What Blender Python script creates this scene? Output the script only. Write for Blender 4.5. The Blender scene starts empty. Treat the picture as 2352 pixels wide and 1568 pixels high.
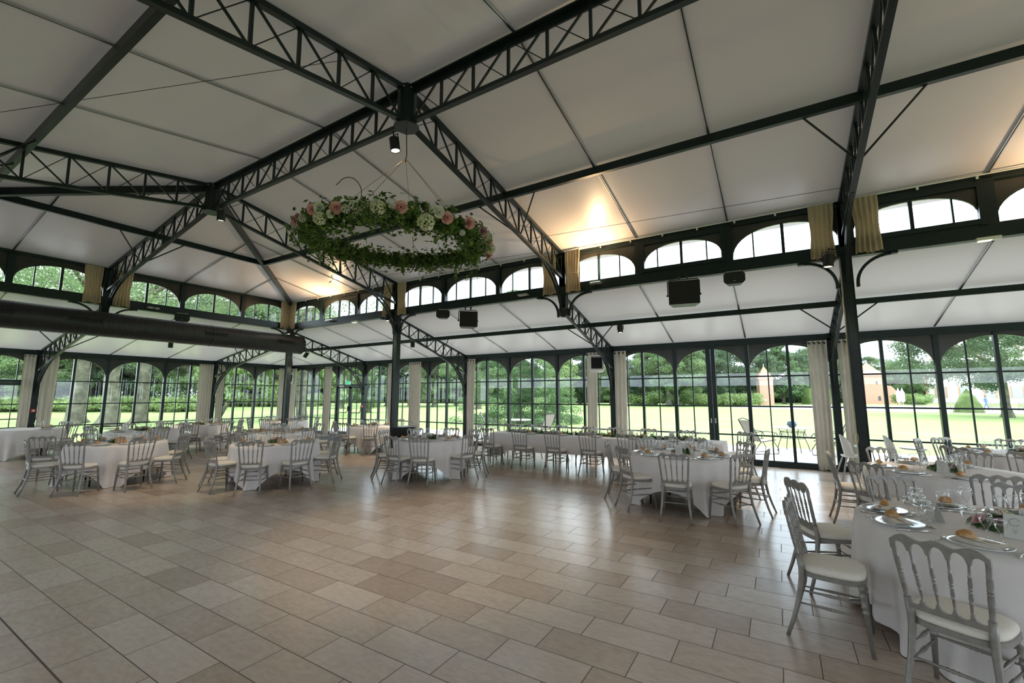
import bpy, math, random
from mathutils import Vector, Matrix, noise
random.seed(7)
PI = math.pi
S = bpy.context.scene
COL = S.collection

# ---------------------------------------------------------------- camera, world, exposure
cam_d = bpy.data.cameras.new('camera'); cam = bpy.data.objects.new('camera', cam_d); COL.objects.link(cam)
cam_d.sensor_width = 36.0; cam_d.lens = 36.0 * 1000.0 / 2352.0; cam_d.clip_start = 0.05; cam_d.clip_end = 900
CAM = Vector((14.833, -9.086, 1.689))
_y, _p = math.radians(121.296), math.radians(7.113)
fwd = Vector((math.cos(_y) * math.cos(_p), math.sin(_y) * math.cos(_p), math.sin(_p)))
cam.location = CAM; cam.rotation_euler = fwd.to_track_quat('-Z', 'Y').to_euler()
S.camera = cam
S.view_settings.view_transform = 'Standard'; S.view_settings.look = 'None'
S.view_settings.gamma = 1.0; S.view_settings.use_curve_mapping = False
S.view_settings.exposure = 0.30
S.cycles.use_denoising = True
S.cycles.max_bounces = 9; S.cycles.diffuse_bounces = 4; S.cycles.glossy_bounces = 3
S.cycles.transparent_max_bounces = 24; S.cycles.transmission_bounces = 4
S.cycles.caustics_reflective = False; S.cycles.caustics_refractive = False
S.cycles.sample_clamp_indirect = 4.0

W_ = bpy.data.worlds.new('sky'); S.world = W_; W_.use_nodes = True
nt = W_.node_tree; nt.nodes.clear()
_o = nt.nodes.new('ShaderNodeOutputWorld'); _b = nt.nodes.new('ShaderNodeBackground')
_tc = nt.nodes.new('ShaderNodeTexCoord'); _n = nt.nodes.new('ShaderNodeTexNoise'); _r = nt.nodes.new('ShaderNodeValToRGB')
_n.inputs['Scale'].default_value = 2.2; _n.inputs['Detail'].default_value = 5
_r.color_ramp.elements[0].position = 0.35; _r.color_ramp.elements[0].color = (0.70, 0.84, 1.0, 1)
_r.color_ramp.elements[1].position = 0.65; _r.color_ramp.elements[1].color = (0.90, 0.955, 1.0, 1)
nt.links.new(_tc.outputs['Generated'], _n.inputs['Vector']); nt.links.new(_n.outputs['Fac'], _r.inputs['Fac'])
nt.links.new(_r.outputs['Color'], _b.inputs['Color']); nt.links.new(_b.outputs['Background'], _o.inputs['Surface'])
_b.inputs['Strength'].default_value = 4.3
sun_d = bpy.data.lights.new('sun', 'SUN'); sun = bpy.data.objects.new('sun', sun_d); COL.objects.link(sun)
sun_d.energy = 1.8; sun_d.angle = math.radians(25); sun_d.color = (1.0, 0.96, 0.88)
sun.rotation_euler = Vector((-0.35, -0.25, -0.9)).to_track_quat('-Z', 'Y').to_euler()

# ---------------------------------------------------------------- materials
def mat(name, col=(0.8, 0.8, 0.8), rough=0.5, metal=0.0, spec=0.5, emit=None, es=0.0):
    m = bpy.data.materials.new(name); m.use_nodes = True
    b = m.node_tree.nodes['Principled BSDF']
    b.inputs['Base Color'].default_value = (*col, 1); b.inputs['Roughness'].default_value = rough
    b.inputs['Metallic'].default_value = metal; b.inputs['Specular IOR Level'].default_value = spec
    if emit: b.inputs['Emission Color'].default_value = (*emit, 1); b.inputs['Emission Strength'].default_value = es
    return m
def N(m, t): return m.node_tree.nodes.new(t)
def LK(m, a, b): m.node_tree.links.new(a, b)
def P(m): return m.node_tree.nodes['Principled BSDF']
def ramp(m, stops):
    r = N(m, 'ShaderNodeValToRGB'); e = r.color_ramp.elements
    while len(e) < len(stops): e.new(0.5)
    for i, (p, c) in enumerate(stops): e[i].position = p; e[i].color = (*c, 1)
    return r
def noisy(m, scale, stops, detail=4, bump=0.0, coord='Object', bscale=None, bdist=0.01):
    tc = N(m, 'ShaderNodeTexCoord'); n = N(m, 'ShaderNodeTexNoise'); n.inputs['Scale'].default_value = scale; n.inputs['Detail'].default_value = detail
    LK(m, tc.outputs[coord], n.inputs['Vector']); r = ramp(m, stops); LK(m, n.outputs['Fac'], r.inputs['Fac']); LK(m, r.outputs['Color'], P(m).inputs['Base Color'])
    if bump:
        n2 = N(m, 'ShaderNodeTexNoise'); n2.inputs['Scale'].default_value = bscale or scale; n2.inputs['Detail'].default_value = 4
        LK(m, tc.outputs[coord], n2.inputs['Vector'])
        b = N(m, 'ShaderNodeBump'); b.inputs['Strength'].default_value = bump; b.inputs['Distance'].default_value = bdist
        LK(m, n2.outputs['Fac'], b.inputs['Height']); LK(m, b.outputs['Normal'], P(m).inputs['Normal'])
    return m
steel = noisy(mat('green black painted steel', rough=0.38, spec=0.3), 6, [(0.3, (0.008, 0.014, 0.015)), (0.7, (0.012, 0.021, 0.022))])
steel2 = mat('dark green aluminium', (0.009, 0.020, 0.020), 0.32, spec=0.35)
panel_dk = noisy(mat('dark spandrel panel', rough=0.22), 3, [(0.3, (0.030, 0.034, 0.030)), (0.7, (0.05, 0.048, 0.042))])
black = mat('black plastic', (0.008, 0.008, 0.009), 0.45)
blackm = mat('black speaker grille', (0.006, 0.006, 0.007), 0.7)
ductm = mat('black spiral duct', (0.012, 0.014, 0.016), 0.42, spec=0.5)
white = mat('white enamel', (0.75, 0.75, 0.73), 0.4)
wplast = mat('white plastic', (0.82, 0.82, 0.8), 0.35)
alu = mat('grey aluminium strip', (0.45, 0.45, 0.44), 0.35, 0.6)
silver = noisy(mat('silver painted beech', rough=0.42, metal=0.35, spec=0.5), 30, [(0.3, (0.27, 0.26, 0.245)), (0.7, (0.34, 0.33, 0.315))])
cream = noisy(mat('cream seat fabric', rough=0.8, spec=0.2), 60, [(0.3, (0.83, 0.79, 0.72)), (0.7, (0.88, 0.845, 0.78))], bump=0.1, bscale=400, bdist=0.001)
cloth = noisy(mat('white table linen', rough=0.85, spec=0.15), 4, [(0.3, (0.78, 0.75, 0.75)), (0.7, (0.85, 0.82, 0.82))], bump=0.25, bscale=14, bdist=0.006)
linen = noisy(mat('off white napkin linen', rough=0.85, spec=0.15), 30, [(0.3, (0.80, 0.77, 0.72)), (0.7, (0.88, 0.85, 0.80))])
def fabric_stripes(name, c1, c2):
    m = mat(name, c1, 0.9, spec=0.1)
    tc = N(m, 'ShaderNodeTexCoord'); n = N(m, 'ShaderNodeTexNoise'); n.inputs['Scale'].default_value = 90; n.inputs['Detail'].default_value = 3
    mp = N(m, 'ShaderNodeMapping'); mp.inputs['Scale'].default_value = (1, 1, 0.05)
    LK(m, tc.outputs['Object'], mp.inputs['Vector']); LK(m, mp.outputs['Vector'], n.inputs['Vector'])
    r = ramp(m, [(0.35, c1), (0.65, c2)]); LK(m, n.outputs['Fac'], r.inputs['Fac']); LK(m, r.outputs['Color'], P(m).inputs['Base Color'])
    tr = N(m, 'ShaderNodeBsdfTranslucent'); LK(m, r.outputs['Color'], tr.inputs['Color']); mx = N(m, 'ShaderNodeMixShader'); mx.inputs[0].default_value = 0.3
    LK(m, P(m).outputs[0], mx.inputs[1]); LK(m, tr.outputs[0], mx.inputs[2]); LK(m, mx.outputs[0], m.node_tree.nodes['Material Output'].inputs['Surface'])
    return m
curt_lin = fabric_stripes('grey linen curtain', (0.66, 0.62, 0.55), (0.78, 0.745, 0.68))
curt_tan = fabric_stripes('tan valance fabric', (0.60, 0.50, 0.36), (0.68, 0.58, 0.43))
kraft = mat('kraft card', (0.42, 0.26, 0.15), 0.8)
wood_no = mat('light wood number board', (0.45, 0.27, 0.15), 0.6)
card = mat('grey white menu card', (0.72, 0.72, 0.69), 0.7)
ink = mat('grey print', (0.25, 0.25, 0.25), 0.8)
chrome = mat('polished cutlery steel', (0.75, 0.75, 0.74), 0.16, 1.0)
china = mat('silver rimmed plate', (0.78, 0.78, 0.77), 0.14, 0.35)
wax = mat('ivory candle wax', (0.85, 0.80, 0.70), 0.5)
crust = noisy(mat('bread crust', rough=0.65), 14, [(0.3, (0.34, 0.15, 0.045)), (0.5, (0.50, 0.27, 0.10)), (0.68, (0.70, 0.52, 0.32))], bump=0.4, bscale=30)
def glassy(name, tint, refl, base, grow, pw):
    m = bpy.data.materials.new(name); m.use_nodes = True; n = m.node_tree; n.nodes.clear()
    o = n.nodes.new('ShaderNodeOutputMaterial'); t = n.nodes.new('ShaderNodeBsdfTransparent'); g = n.nodes.new('ShaderNodeBsdfGlossy')
    f = n.nodes.new('ShaderNodeLayerWeight'); f.inputs['Blend'].default_value = 0.5; mx = n.nodes.new('ShaderNodeMixShader')
    t.inputs['Color'].default_value = (*tint, 1); g.inputs['Roughness'].default_value = refl
    a = n.nodes.new('ShaderNodeMath'); a.operation = 'POWER'; a.inputs[1].default_value = pw
    b = n.nodes.new('ShaderNodeMath'); b.operation = 'MULTIPLY_ADD'; b.inputs[1].default_value = grow; b.inputs[2].default_value = base
    n.links.new(f.outputs['Facing'], a.inputs[0]); n.links.new(a.outputs[0], b.inputs[0]); n.links.new(b.outputs[0], mx.inputs[0]); n.links.new(t.outputs[0], mx.inputs[1]); n.links.new(g.outputs[0], mx.inputs[2]); n.links.new(mx.outputs[0], o.inputs['Surface'])
    return m
pane_m = glassy('window glass', (0.93, 0.97, 0.95), 0.0, 0.07, 0.8, 5.0)
wine_m = glassy('clear stemware glass', (0.985, 0.99, 0.99), 0.02, 0.07, 0.9, 2.2)
warm = mat('warm lamp lens', (1, 0.9, 0.7), 0.3, emit=(1.0, 0.86, 0.62), es=9)
green_e = mat('exit sign green', (0.02, 0.35, 0.15), 0.4, emit=(0.05, 0.6, 0.3), es=0.8)
em_w = mat('emergency light lens', (0.8, 0.9, 0.7), 0.3, emit=(0.75, 1.0, 0.6), es=1.2)
red = mat('red plastic', (0.5, 0.02, 0.02), 0.4)
rope_m = mat('natural rope', (0.35, 0.27, 0.14), 0.9)

def ceiling_mat(name, tr_):
    m = mat(name, (0.56, 0.525, 0.51), 0.36, spec=0.35)
    tc = N(m, 'ShaderNodeTexCoord'); n = N(m, 'ShaderNodeTexNoise'); n.inputs['Scale'].default_value = 1.1; n.inputs['Detail'].default_value = 3
    mp = N(m, 'ShaderNodeMapping'); mp.inputs['Scale'].default_value = (1.5, 0.3, 1); LK(m, tc.outputs['Object'], mp.inputs['Vector']); LK(m, mp.outputs['Vector'], n.inputs['Vector'])
    b = N(m, 'ShaderNodeBump'); b.inputs['Strength'].default_value = 0.35; b.inputs['Distance'].default_value = 0.03
    LK(m, n.outputs['Fac'], b.inputs['Height']); LK(m, b.outputs['Normal'], P(m).inputs['Normal'])
    tr = N(m, 'ShaderNodeBsdfTranslucent'); tr.inputs['Color'].default_value = (0.90, 0.88, 0.83, 1)
    mx = N(m, 'ShaderNodeMixShader'); mx.inputs[0].default_value = tr_
    LK(m, P(m).outputs[0], mx.inputs[1]); LK(m, tr.outputs[0], mx.inputs[2]); LK(m, mx.outputs[0], m.node_tree.nodes['Material Output'].inputs['Surface'])
    return m
ROOF_T = 0.025
roof_m = ceiling_mat('stretched white roof fabric', 0.010); aisle_m = ceiling_mat('stretched white aisle roof fabric', 0.055)

def floor_mat():
    m = mat('beige travertine tiles', rough=0.3, spec=0.85)
    nd = m.node_tree.nodes
    def mth(op, a, b=None, c=None):
        n = N(m, 'ShaderNodeMath'); n.operation = op
        for i, v in enumerate((a, b, c)):
            if v is None: continue
            if isinstance(v, (int, float)): n.inputs[i].default_value = v
            else: LK(m, v, n.inputs[i])
        return n.outputs[0]
    tc = N(m, 'ShaderNodeTexCoord'); sp = N(m, 'ShaderNodeSeparateXYZ'); LK(m, tc.outputs['Object'], sp.inputs[0])
    ry = mth('DIVIDE', mth('ADD', sp.outputs['Y'], 7.773), 0.2985); row = mth('FLOOR', ry); fy = mth('FRACT', ry)
    rx = mth('SUBTRACT', mth('DIVIDE', mth('SUBTRACT', sp.outputs['X'], 10.44), 0.6155), mth('DIVIDE', row, 3.0)); colx = mth('FLOOR', rx); fx = mth('FRACT', rx)
    dy = mth('MULTIPLY', mth('MINIMUM', fy, mth('SUBTRACT', 1.0, fy)), 0.2985); dx = mth('MULTIPLY', mth('MINIMUM', fx, mth('SUBTRACT', 1.0, fx)), 0.6155)
    d = mth('MINIMUM', dx, dy); grout = mth('LESS_THAN', d, 0.0032)
    seam = mth('LESS_THAN', mth('ABSOLUTE', mth('ADD', sp.outputs['Y'], 8.071)), 0.006); grout = mth('MAXIMUM', grout, seam)
    cb = N(m, 'ShaderNodeCombineXYZ'); LK(m, colx, cb.inputs[0]); LK(m, row, cb.inputs[1])
    wn = N(m, 'ShaderNodeTexWhiteNoise'); wn.noise_dimensions = '2D'; LK(m, cb.outputs[0], wn.inputs['Vector'])
    r = ramp(m, [(0.0, (0.44, 0.335, 0.265)), (0.12, (0.52, 0.41, 0.335)), (0.5, (0.585, 0.485, 0.41)), (1.0, (0.65, 0.555, 0.485))]); LK(m, wn.outputs['Value'], r.inputs['Fac'])
    ad = N(m, 'ShaderNodeVectorMath'); ad.operation = 'MULTIPLY_ADD'; LK(m, wn.outputs['Color'], ad.inputs[0]); ad.inputs[1].default_value = (9, 9, 9); LK(m, tc.outputs['Object'], ad.inputs[2])
    n = N(m, 'ShaderNodeTexNoise'); n.inputs['Scale'].default_value = 13; n.inputs['Detail'].default_value = 7; n.inputs['Roughness'].default_value = 0.65
    mp = N(m, 'ShaderNodeMapping'); mp.inputs['Scale'].default_value = (1, 2.2, 1); LK(m, ad.outputs[0], mp.inputs['Vector']); LK(m, mp.outputs[0], n.inputs['Vector'])
    r2 = ramp(m, [(0.3, (0.84, 0.82, 0.80)), (0.65, (1, 1, 1))]); LK(m, n.outputs['Fac'], r2.inputs['Fac'])
    mul = N(m, 'ShaderNodeMix'); mul.data_type = 'RGBA'; mul.blend_type = 'MULTIPLY'; mul.inputs[0].default_value = 1; LK(m, r.outputs[0], mul.inputs[6]); LK(m, r2.outputs[0], mul.inputs[7])
    pn = N(m, 'ShaderNodeTexNoise'); pn.inputs['Scale'].default_value = 60; pn.inputs['Detail'].default_value = 4; LK(m, mp.outputs[0], pn.inputs['Vector'])
    pit = mth('GREATER_THAN', mth('ADD', pn.outputs['Fac'], mth('MULTIPLY', n.outputs['Fac'], 0.35)), 0.895)
    mx = N(m, 'ShaderNodeMix'); mx.data_type = 'RGBA'; LK(m, mth('MULTIPLY', pit, 0.55), mx.inputs[0]); LK(m, mul.outputs[2], mx.inputs[6]); mx.inputs[7].default_value = (0.14, 0.10, 0.07, 1)
    mg = N(m, 'ShaderNodeMix'); mg.data_type = 'RGBA'; LK(m, grout, mg.inputs[0]); LK(m, mx.outputs[2], mg.inputs[6]); mg.inputs[7].default_value = (0.075, 0.058, 0.045, 1)
    LK(m, mg.outputs[2], P(m).inputs['Base Color'])
    rr = mth('ADD', mth('MULTIPLY', n.outputs['Fac'], 0.10), mth('MULTIPLY', mth('MAXIMUM', grout, pit), 0.4)); LK(m, mth('ADD', rr, 0.20), P(m).inputs['Roughness'])
    h = mth('SUBTRACT', mth('MULTIPLY', n.outputs['Fac'], 0.05), mth('MAXIMUM', grout, mth('MULTIPLY', pit, 0.5)))
    b = N(m, 'ShaderNodeBump'); b.inputs['Strength'].default_value = 0.3; b.inputs['Distance'].default_value = 0.002; LK(m, h, b.inputs['Height']); LK(m, b.outputs[0], P(m).inputs['Normal'])
    return m
floor_m = floor_mat()

def leafy(name, c1, c2, c3, scale=0.5, tr=0.3):
    m = mat(name, c1, 0.65, spec=0.25)
    tc = N(m, 'ShaderNodeTexCoord'); n = N(m, 'ShaderNodeTexNoise'); n.inputs['Scale'].default_value = scale; n.inputs['Detail'].default_value = 6
    LK(m, tc.outputs['Object'], n.inputs['Vector']); r = ramp(m, [(0.32, c1), (0.5, c2), (0.68, c3)]); LK(m, n.outputs['Fac'], r.inputs['Fac'])
    LK(m, r.outputs[0], P(m).inputs['Base Color'])
    t = N(m, 'ShaderNodeBsdfTranslucent'); LK(m, r.outputs[0], t.inputs['Color']); mx = N(m, 'ShaderNodeMixShader'); mx.inputs[0].default_value = tr
    LK(m, P(m).outputs[0], mx.inputs[1]); LK(m, t.outputs[0], mx.inputs[2]); LK(m, mx.outputs[0], m.node_tree.nodes['Material Output'].inputs['Surface'])
    return m
leaf_d = leafy('dark broadleaf foliage', (0.045, 0.08, 0.042), (0.09, 0.145, 0.075), (0.18, 0.25, 0.135))
leaf_m = leafy('mid green foliage', (0.08, 0.135, 0.06), (0.155, 0.23, 0.10), (0.27, 0.35, 0.18))
leaf_l = leafy('bright green foliage', (0.14, 0.21, 0.07), (0.22, 0.31, 0.11), (0.32, 0.41, 0.19))
leaf_s = leafy('blue green conifer needles', (0.06, 0.11, 0.05), (0.12, 0.20, 0.09), (0.24, 0.33, 0.15))
ivy_m = leafy('ivy leaves', (0.03, 0.07, 0.015), (0.08, 0.15, 0.03), (0.20, 0.27, 0.07), 9, 0.2)
ruscus = leafy('glossy ruscus leaves', (0.03, 0.07, 0.025), (0.06, 0.13, 0.04), (0.13, 0.22, 0.08), 9, 0.15)
pink = leafy('pink rose petals', (0.68, 0.27, 0.31), (0.84, 0.46, 0.47), (0.93, 0.68, 0.66), 22, 0.25)
ivory = leafy('ivory petals', (0.60, 0.62, 0.40), (0.80, 0.80, 0.62), (0.90, 0.88, 0.78), 14, 0.25)
whitep = leafy('white petals', (0.75, 0.75, 0.68), (0.85, 0.84, 0.78), (0.92, 0.91, 0.88), 14, 0.25)
mauve = leafy('mauve petals', (0.35, 0.16, 0.22), (0.50, 0.28, 0.34), (0.62, 0.42, 0.45), 14, 0.2)
bark = noisy(mat('grey bark', rough=0.9, spec=0.1), 2.5, [(0.3, (0.07, 0.07, 0.05)), (0.5, (0.13, 0.125, 0.095)), (0.7, (0.21, 0.20, 0.16))], bump=0.8, bscale=5, bdist=0.05)
vine_b = mat('brown vine wood', (0.10, 0.06, 0.035), 0.8)
grass = noisy(mat('sunlit mown lawn', rough=0.9, spec=0.1), 0.35, [(0.35, (0.235, 0.325, 0.115)), (0.65, (0.29, 0.38, 0.15))], detail=8)  # two close greens mixed by noise
stone_t = noisy(mat('pale terrace stone', rough=0.7), 1.5, [(0.3, (0.42, 0.39, 0.35)), (0.7, (0.54, 0.51, 0.46))], bump=0.2, bscale=40)
gravel = noisy(mat('pale gravel drive', rough=0.9), 0.6, [(0.3, (0.48, 0.42, 0.40)), (0.7, (0.60, 0.54, 0.52))])
def brickm(name, c1, c2, mortar, sc):
    m = mat(name, c1, 0.85, spec=0.15); tc = N(m, 'ShaderNodeTexCoord'); b = N(m, 'ShaderNodeTexBrick')
    mp = N(m, 'ShaderNodeMapping'); mp.inputs['Rotation'].default_value = (PI / 2, 0, 0); LK(m, tc.outputs['Object'], mp.inputs['Vector']); LK(m, mp.outputs[0], b.inputs['Vector'])
    b.inputs['Scale'].default_value = sc; b.inputs['Color1'].default_value = (*c1, 1); b.inputs['Color2'].default_value = (*c2, 1); b.inputs['Mortar'].default_value = (*mortar, 1)
    LK(m, b.outputs['Color'], P(m).inputs['Base Color']); return m
brick = brickm('old red brick', (0.50, 0.24, 0.17), (0.62, 0.34, 0.25), (0.55, 0.45, 0.38), 4)
tilem = brickm('orange roof tiles', (0.55, 0.28, 0.18), (0.65, 0.37, 0.25), (0.4, 0.2, 0.14), 6)
chat = noisy(mat('white chateau stone', rough=0.8), 0.4, [(0.3, (0.70, 0.67, 0.62)), (0.7, (0.82, 0.80, 0.76))])
slate = mat('dark window opening', (0.10, 0.10, 0.12), 0.3)
wicker = noisy(mat('grey brown mesh weave', rough=0.8), 60, [(0.3, (0.22, 0.19, 0.16)), (0.7, (0.36, 0.32, 0.28))])
iron = mat('dark wrought iron', (0.03, 0.03, 0.035), 0.5)
blue_gl = mat('blue glazed pot', (0.03, 0.07, 0.13), 0.2)
parasol_m = mat('closed white parasol cloth', (0.70, 0.72, 0.80), 0.8)
skin = mat('skin', (0.55, 0.35, 0.25), 0.6); bluecl = mat('blue clothing', (0.12, 0.20, 0.45), 0.8)
matm = mat('dark entrance mat', (0.04, 0.045, 0.05), 0.95)

# ---------------------------------------------------------------- mesh helpers
class M:
    def __init__(s): s.v = []; s.f = []
    def add(s, vs, fs):
        o = len(s.v); s.v += [tuple(v) for v in vs]; s.f += [tuple(i + o for i in f) for f in fs]; return s
    def box(s, c, d, rz=0.0, mt=None):
        hx, hy, hz = d[0] / 2, d[1] / 2, d[2] / 2; R = Matrix.Rotation(rz, 3, 'Z')
        vs = [Vector(c) + R @ Vector((x, y, z)) for x in (-hx, hx) for y in (-hy, hy) for z in (-hz, hz)]
        if mt: vs = [mt @ v for v in vs]
        return s.add(vs, [(0, 1, 3, 2), (4, 6, 7, 5), (0, 4, 5, 1), (2, 3, 7, 6), (0, 2, 6, 4), (1, 5, 7, 3)])
    def bar(s, a, b, w, h, up=(0, 0, 1)):
        a = Vector(a); b = Vector(b); d = (b - a).normalized(); u = Vector(up)
        if abs(d.dot(u)) > 0.98: u = Vector((1, 0, 0))
        sd = d.cross(u).normalized(); u = sd.cross(d)
        vs = [p + sd * (w / 2 * i) + u * (h / 2 * j) for p in (a, b) for i in (-1, 1) for j in (-1, 1)]
        return s.add(vs, [(0, 1, 3, 2), (4, 6, 7, 5), (0, 4, 5, 1), (2, 3, 7, 6), (0, 2, 6, 4), (1, 5, 7, 3)])
    def path(s, pts, w, h, up=(0, 0, 1)):
        for a, b in zip(pts, pts[1:]): s.bar(a, b, w, h, up)
        return s
    def tube(s, pts, rad, seg=8, cap=True):
        pts = [Vector(p) for p in pts]; n = len(pts); rad = rad if isinstance(rad, (list, tuple)) else [rad] * n
        t0 = (pts[1] - pts[0]).normalized(); u = Vector((0, 0, 1)) if abs(t0.z) < 0.9 else Vector((1, 0, 0)); sd = t0.cross(u).normalized(); vs = []
        for i, p in enumerate(pts):
            t = (pts[min(i + 1, n - 1)] - pts[max(i - 1, 0)]).normalized(); sd = (sd - t * sd.dot(t)).normalized(); u2 = t.cross(sd)
            vs += [p + (sd * math.cos(2 * PI * k / seg) + u2 * math.sin(2 * PI * k / seg)) * rad[i] for k in range(seg)]
        fs = [(i * seg + k, i * seg + (k + 1) % seg, (i + 1) * seg + (k + 1) % seg, (i + 1) * seg + k) for i in range(n - 1) for k in range(seg)]
        if cap: fs += [tuple(range(seg))[::-1], tuple((n - 1) * seg + k for k in range(seg))]
        return s.add(vs, fs)
    def lathe(s, prof, seg=16, mt=None):
        vs = [Vector((r * math.cos(2 * PI * k / seg), r * math.sin(2 * PI * k / seg), z)) for r, z in prof for k in range(seg)]
        if mt: vs = [mt @ v for v in vs]
        fs = [(i * seg + k, i * seg + (k + 1) % seg, (i + 1) * seg + (k + 1) % seg, (i + 1) * seg + k) for i in range(len(prof) - 1) for k in range(seg)]
        if prof[0][0] > 1e-4: fs.append(tuple(range(seg))[::-1])
        if prof[-1][0] > 1e-4: fs.append(tuple((len(prof) - 1) * seg + k for k in range(seg)))
        return s.add(vs, fs)
    def ball(s, c, r, seg=10, rings=7, sc=(1, 1, 1)):
        c = Vector(c); vs = []
        for i in range(rings + 1):
            a = PI * i / rings
            for k in range(seg): b = 2 * PI * k / seg; vs.append(c + Vector((r * sc[0] * math.sin(a) * math.cos(b), r * sc[1] * math.sin(a) * math.sin(b), r * sc[2] * math.cos(a))))
        return s.add(vs, [(i * seg + k, (i + 1) * seg + k, (i + 1) * seg + (k + 1) % seg, i * seg + (k + 1) % seg) for i in range(rings) for k in range(seg)])
    def grid(s, nu, nv, fn, close=False):
        vs = [fn(i / nu, j / nv) for j in range(nv + 1) for i in range(nu + (0 if close else 1))]; w = nu + (0 if close else 1)
        return s.add(vs, [(j * w + i, j * w + (i + 1) % w, (j + 1) * w + (i + 1) % w, (j + 1) * w + i) for j in range(nv) for i in range(nu)])
    def leaf(s, p, nrm, size, asp=0.6):
        nrm = nrm.normalized(); a = nrm.orthogonal().normalized(); a = Matrix.Rotation(random.uniform(0, 2 * PI), 3, nrm) @ a; b = nrm.cross(a) * asp
        return s.add([p - a * size, p + b * size + nrm * size * 0.2, p + a * size, p - b * size + nrm * size * 0.2], [(0, 1, 2, 3)])
    def out(s, name, m, parent=None, smooth=False, loc=None, rz=None, **tags):
        me = bpy.data.meshes.new(name); me.from_pydata(s.v, [], s.f); me.update()
        if m is not None: me.materials.append(m)
        if smooth:
            me.polygons.foreach_set('use_smooth', [True] * len(me.polygons))
            if smooth != 1: me.set_sharp_from_angle(angle=math.radians(smooth))
        o = bpy.data.objects.new(name, me); COL.objects.link(o)
        if parent: o.parent = parent
        if loc is not None: o.location = loc
        if rz is not None: o.rotation_euler = (0, 0, rz)
        for k, v in tags.items():
            if v: o[k] = v
        return o
def E(name, label=None, category=None, group=None, kind=None, loc=(0, 0, 0), rz=0.0):
    o = bpy.data.objects.new(name, None); COL.objects.link(o); o.location = loc; o.rotation_euler = (0, 0, rz); o.empty_display_size = 0.1
    for k, v in (('label', label), ('category', category), ('group', group), ('kind', kind)):
        if v: o[k] = v
    return o
KIDS = {}
def kids(o):
    if o.name not in KIDS: KIDS[o.name] = list(o.children)
    return KIDS[o.name]
def dup(o, parent=None, loc=None, rz=None, label=None, group=None):
    c = o.copy(); COL.objects.link(c); c.parent = parent
    if loc is not None: c.location = loc
    if rz is not None: c.rotation_euler = (0, 0, rz)
    if label: c['label'] = label
    if group: c['group'] = group
    for k in kids(o): dup(k, c)
    return c
class Proto:                       # first use moves the prototype itself, later uses copy it
    def __init__(s, o): s.o = o; s.used = False; kids(o); [kids(k) for k in o.children]
    def put(s, loc, rz=0.0, label=None, group=None):
        if not s.used:
            s.used = True; o = s.o; o.location = loc; o.rotation_euler = (0, 0, rz)
            if label: o['label'] = label
            if group: o['group'] = group
            return o
        return dup(s.o, None, loc, rz, label, group)

# ---------------------------------------------------------------- layout numbers (metres; x along the long glass wall)
X = [-5.25, 0.0, 5.345, 10.713, 15.95, 21.3, 26.6]
Wn = 5.09; A = 3.40; HE = 5.02; HR = 5.95; YL = -2 * Wn
def zr(y): return HE + (HR - HE) * min(-y, 2 * Wn + y) / Wn       # nave roof height
def za(y): return 4.03 - 0.262 * y                                # right aisle roof height
SOUTH = YL - A

# floor
M().add([(-5.4, SOUTH, 0), (X[5] + 4, SOUTH, 0), (X[5] + 4, A + 0.12, 0), (-5.4, A + 0.12, 0)], [(0, 1, 2, 3)]).out('floor', floor_m, kind='structure')
XE = X[5] + 4
M().box(((XE + 0.1), (SOUTH + A) / 2, 4.55), (0.1, A - SOUTH, 3.1)).box(((XE + 0.1), (SOUTH + A) / 2, 0.4), (0.1, A - SOUTH, 0.8)).out('wall_rear_light_gap', panel_dk, kind='structure')  # unseen, shaped for light: gap between the panels lets daylight in from behind
M().box(((X[5] + XE) / 2 + 0.1, A, 1.57), (XE - X[5] - 0.1, 0.1, 3.1)).out('wall_corner_reflection_block', panel_dk, kind='structure')  # unseen panel added to stop a stray reflection in the end glazing
M().box(((XE - 5.4) / 2, YL - 0.08, 4.52), (XE + 5.4, 0.08, 1.0)).box(((XE - 5.4) / 2, SOUTH - 0.06, 1.15), (XE + 5.4, 0.1, 2.3)).out('wall_left_light_block', panel_dk, kind='structure')  # unseen opaque panels added to cut side daylight, in place of glazing
# roof skins
OV = 0.55; sl = (HR - HE) / Wn; sle = (HR - HE) / X[2]
def skin_mesh(pts): return M().add(pts, [tuple(range(len(pts)))])
skin_mesh([(-OV, OV, HE - OV * sl), (XE, OV, HE - OV * sl), (XE, -Wn, HR), (X[2], -Wn, HR)]).out('ceiling', roof_m, kind='structure')
skin_mesh([(-OV, YL - OV, HE - OV * sl), (X[2], -Wn, HR), (XE, -Wn, HR), (XE, YL - OV, HE - OV * sl)]).out('ceiling', roof_m, kind='structure')
skin_mesh([(-OV, OV, HE - OV * sl), (X[2], -Wn, HR), (-OV, YL - OV, HE - OV * sl)]).out('ceiling', roof_m, kind='structure')
za0 = 4.03; zaA = za(A)
skin_mesh([(0, 0.02, za0), (XE, 0.02, za0), (XE, A + 0.35, za(A + 0.35)), (X[0] - 0.5, A + 0.35, za(A + 0.35))]).out('ceiling', aisle_m, kind='structure')
skin_mesh([(0, 0.02, za0), (X[0] - 0.5, A + 0.35, za(A + 0.35)), (X[0] - 0.5, YL - A - 0.35, za(A + 0.35)), (0, YL, za0)]).out('ceiling', aisle_m, kind='structure')
skin_mesh([(0, YL, za0), (X[0] - 0.5, YL - A - 0.35, za(A + 0.35)), (XE, YL - A - 0.35, za(A + 0.35)), (XE, YL, za0)]).out('ceiling', aisle_m, kind='structure')
def zend(x): return za0 + (zaA - za0) * (x / X[0])
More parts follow.
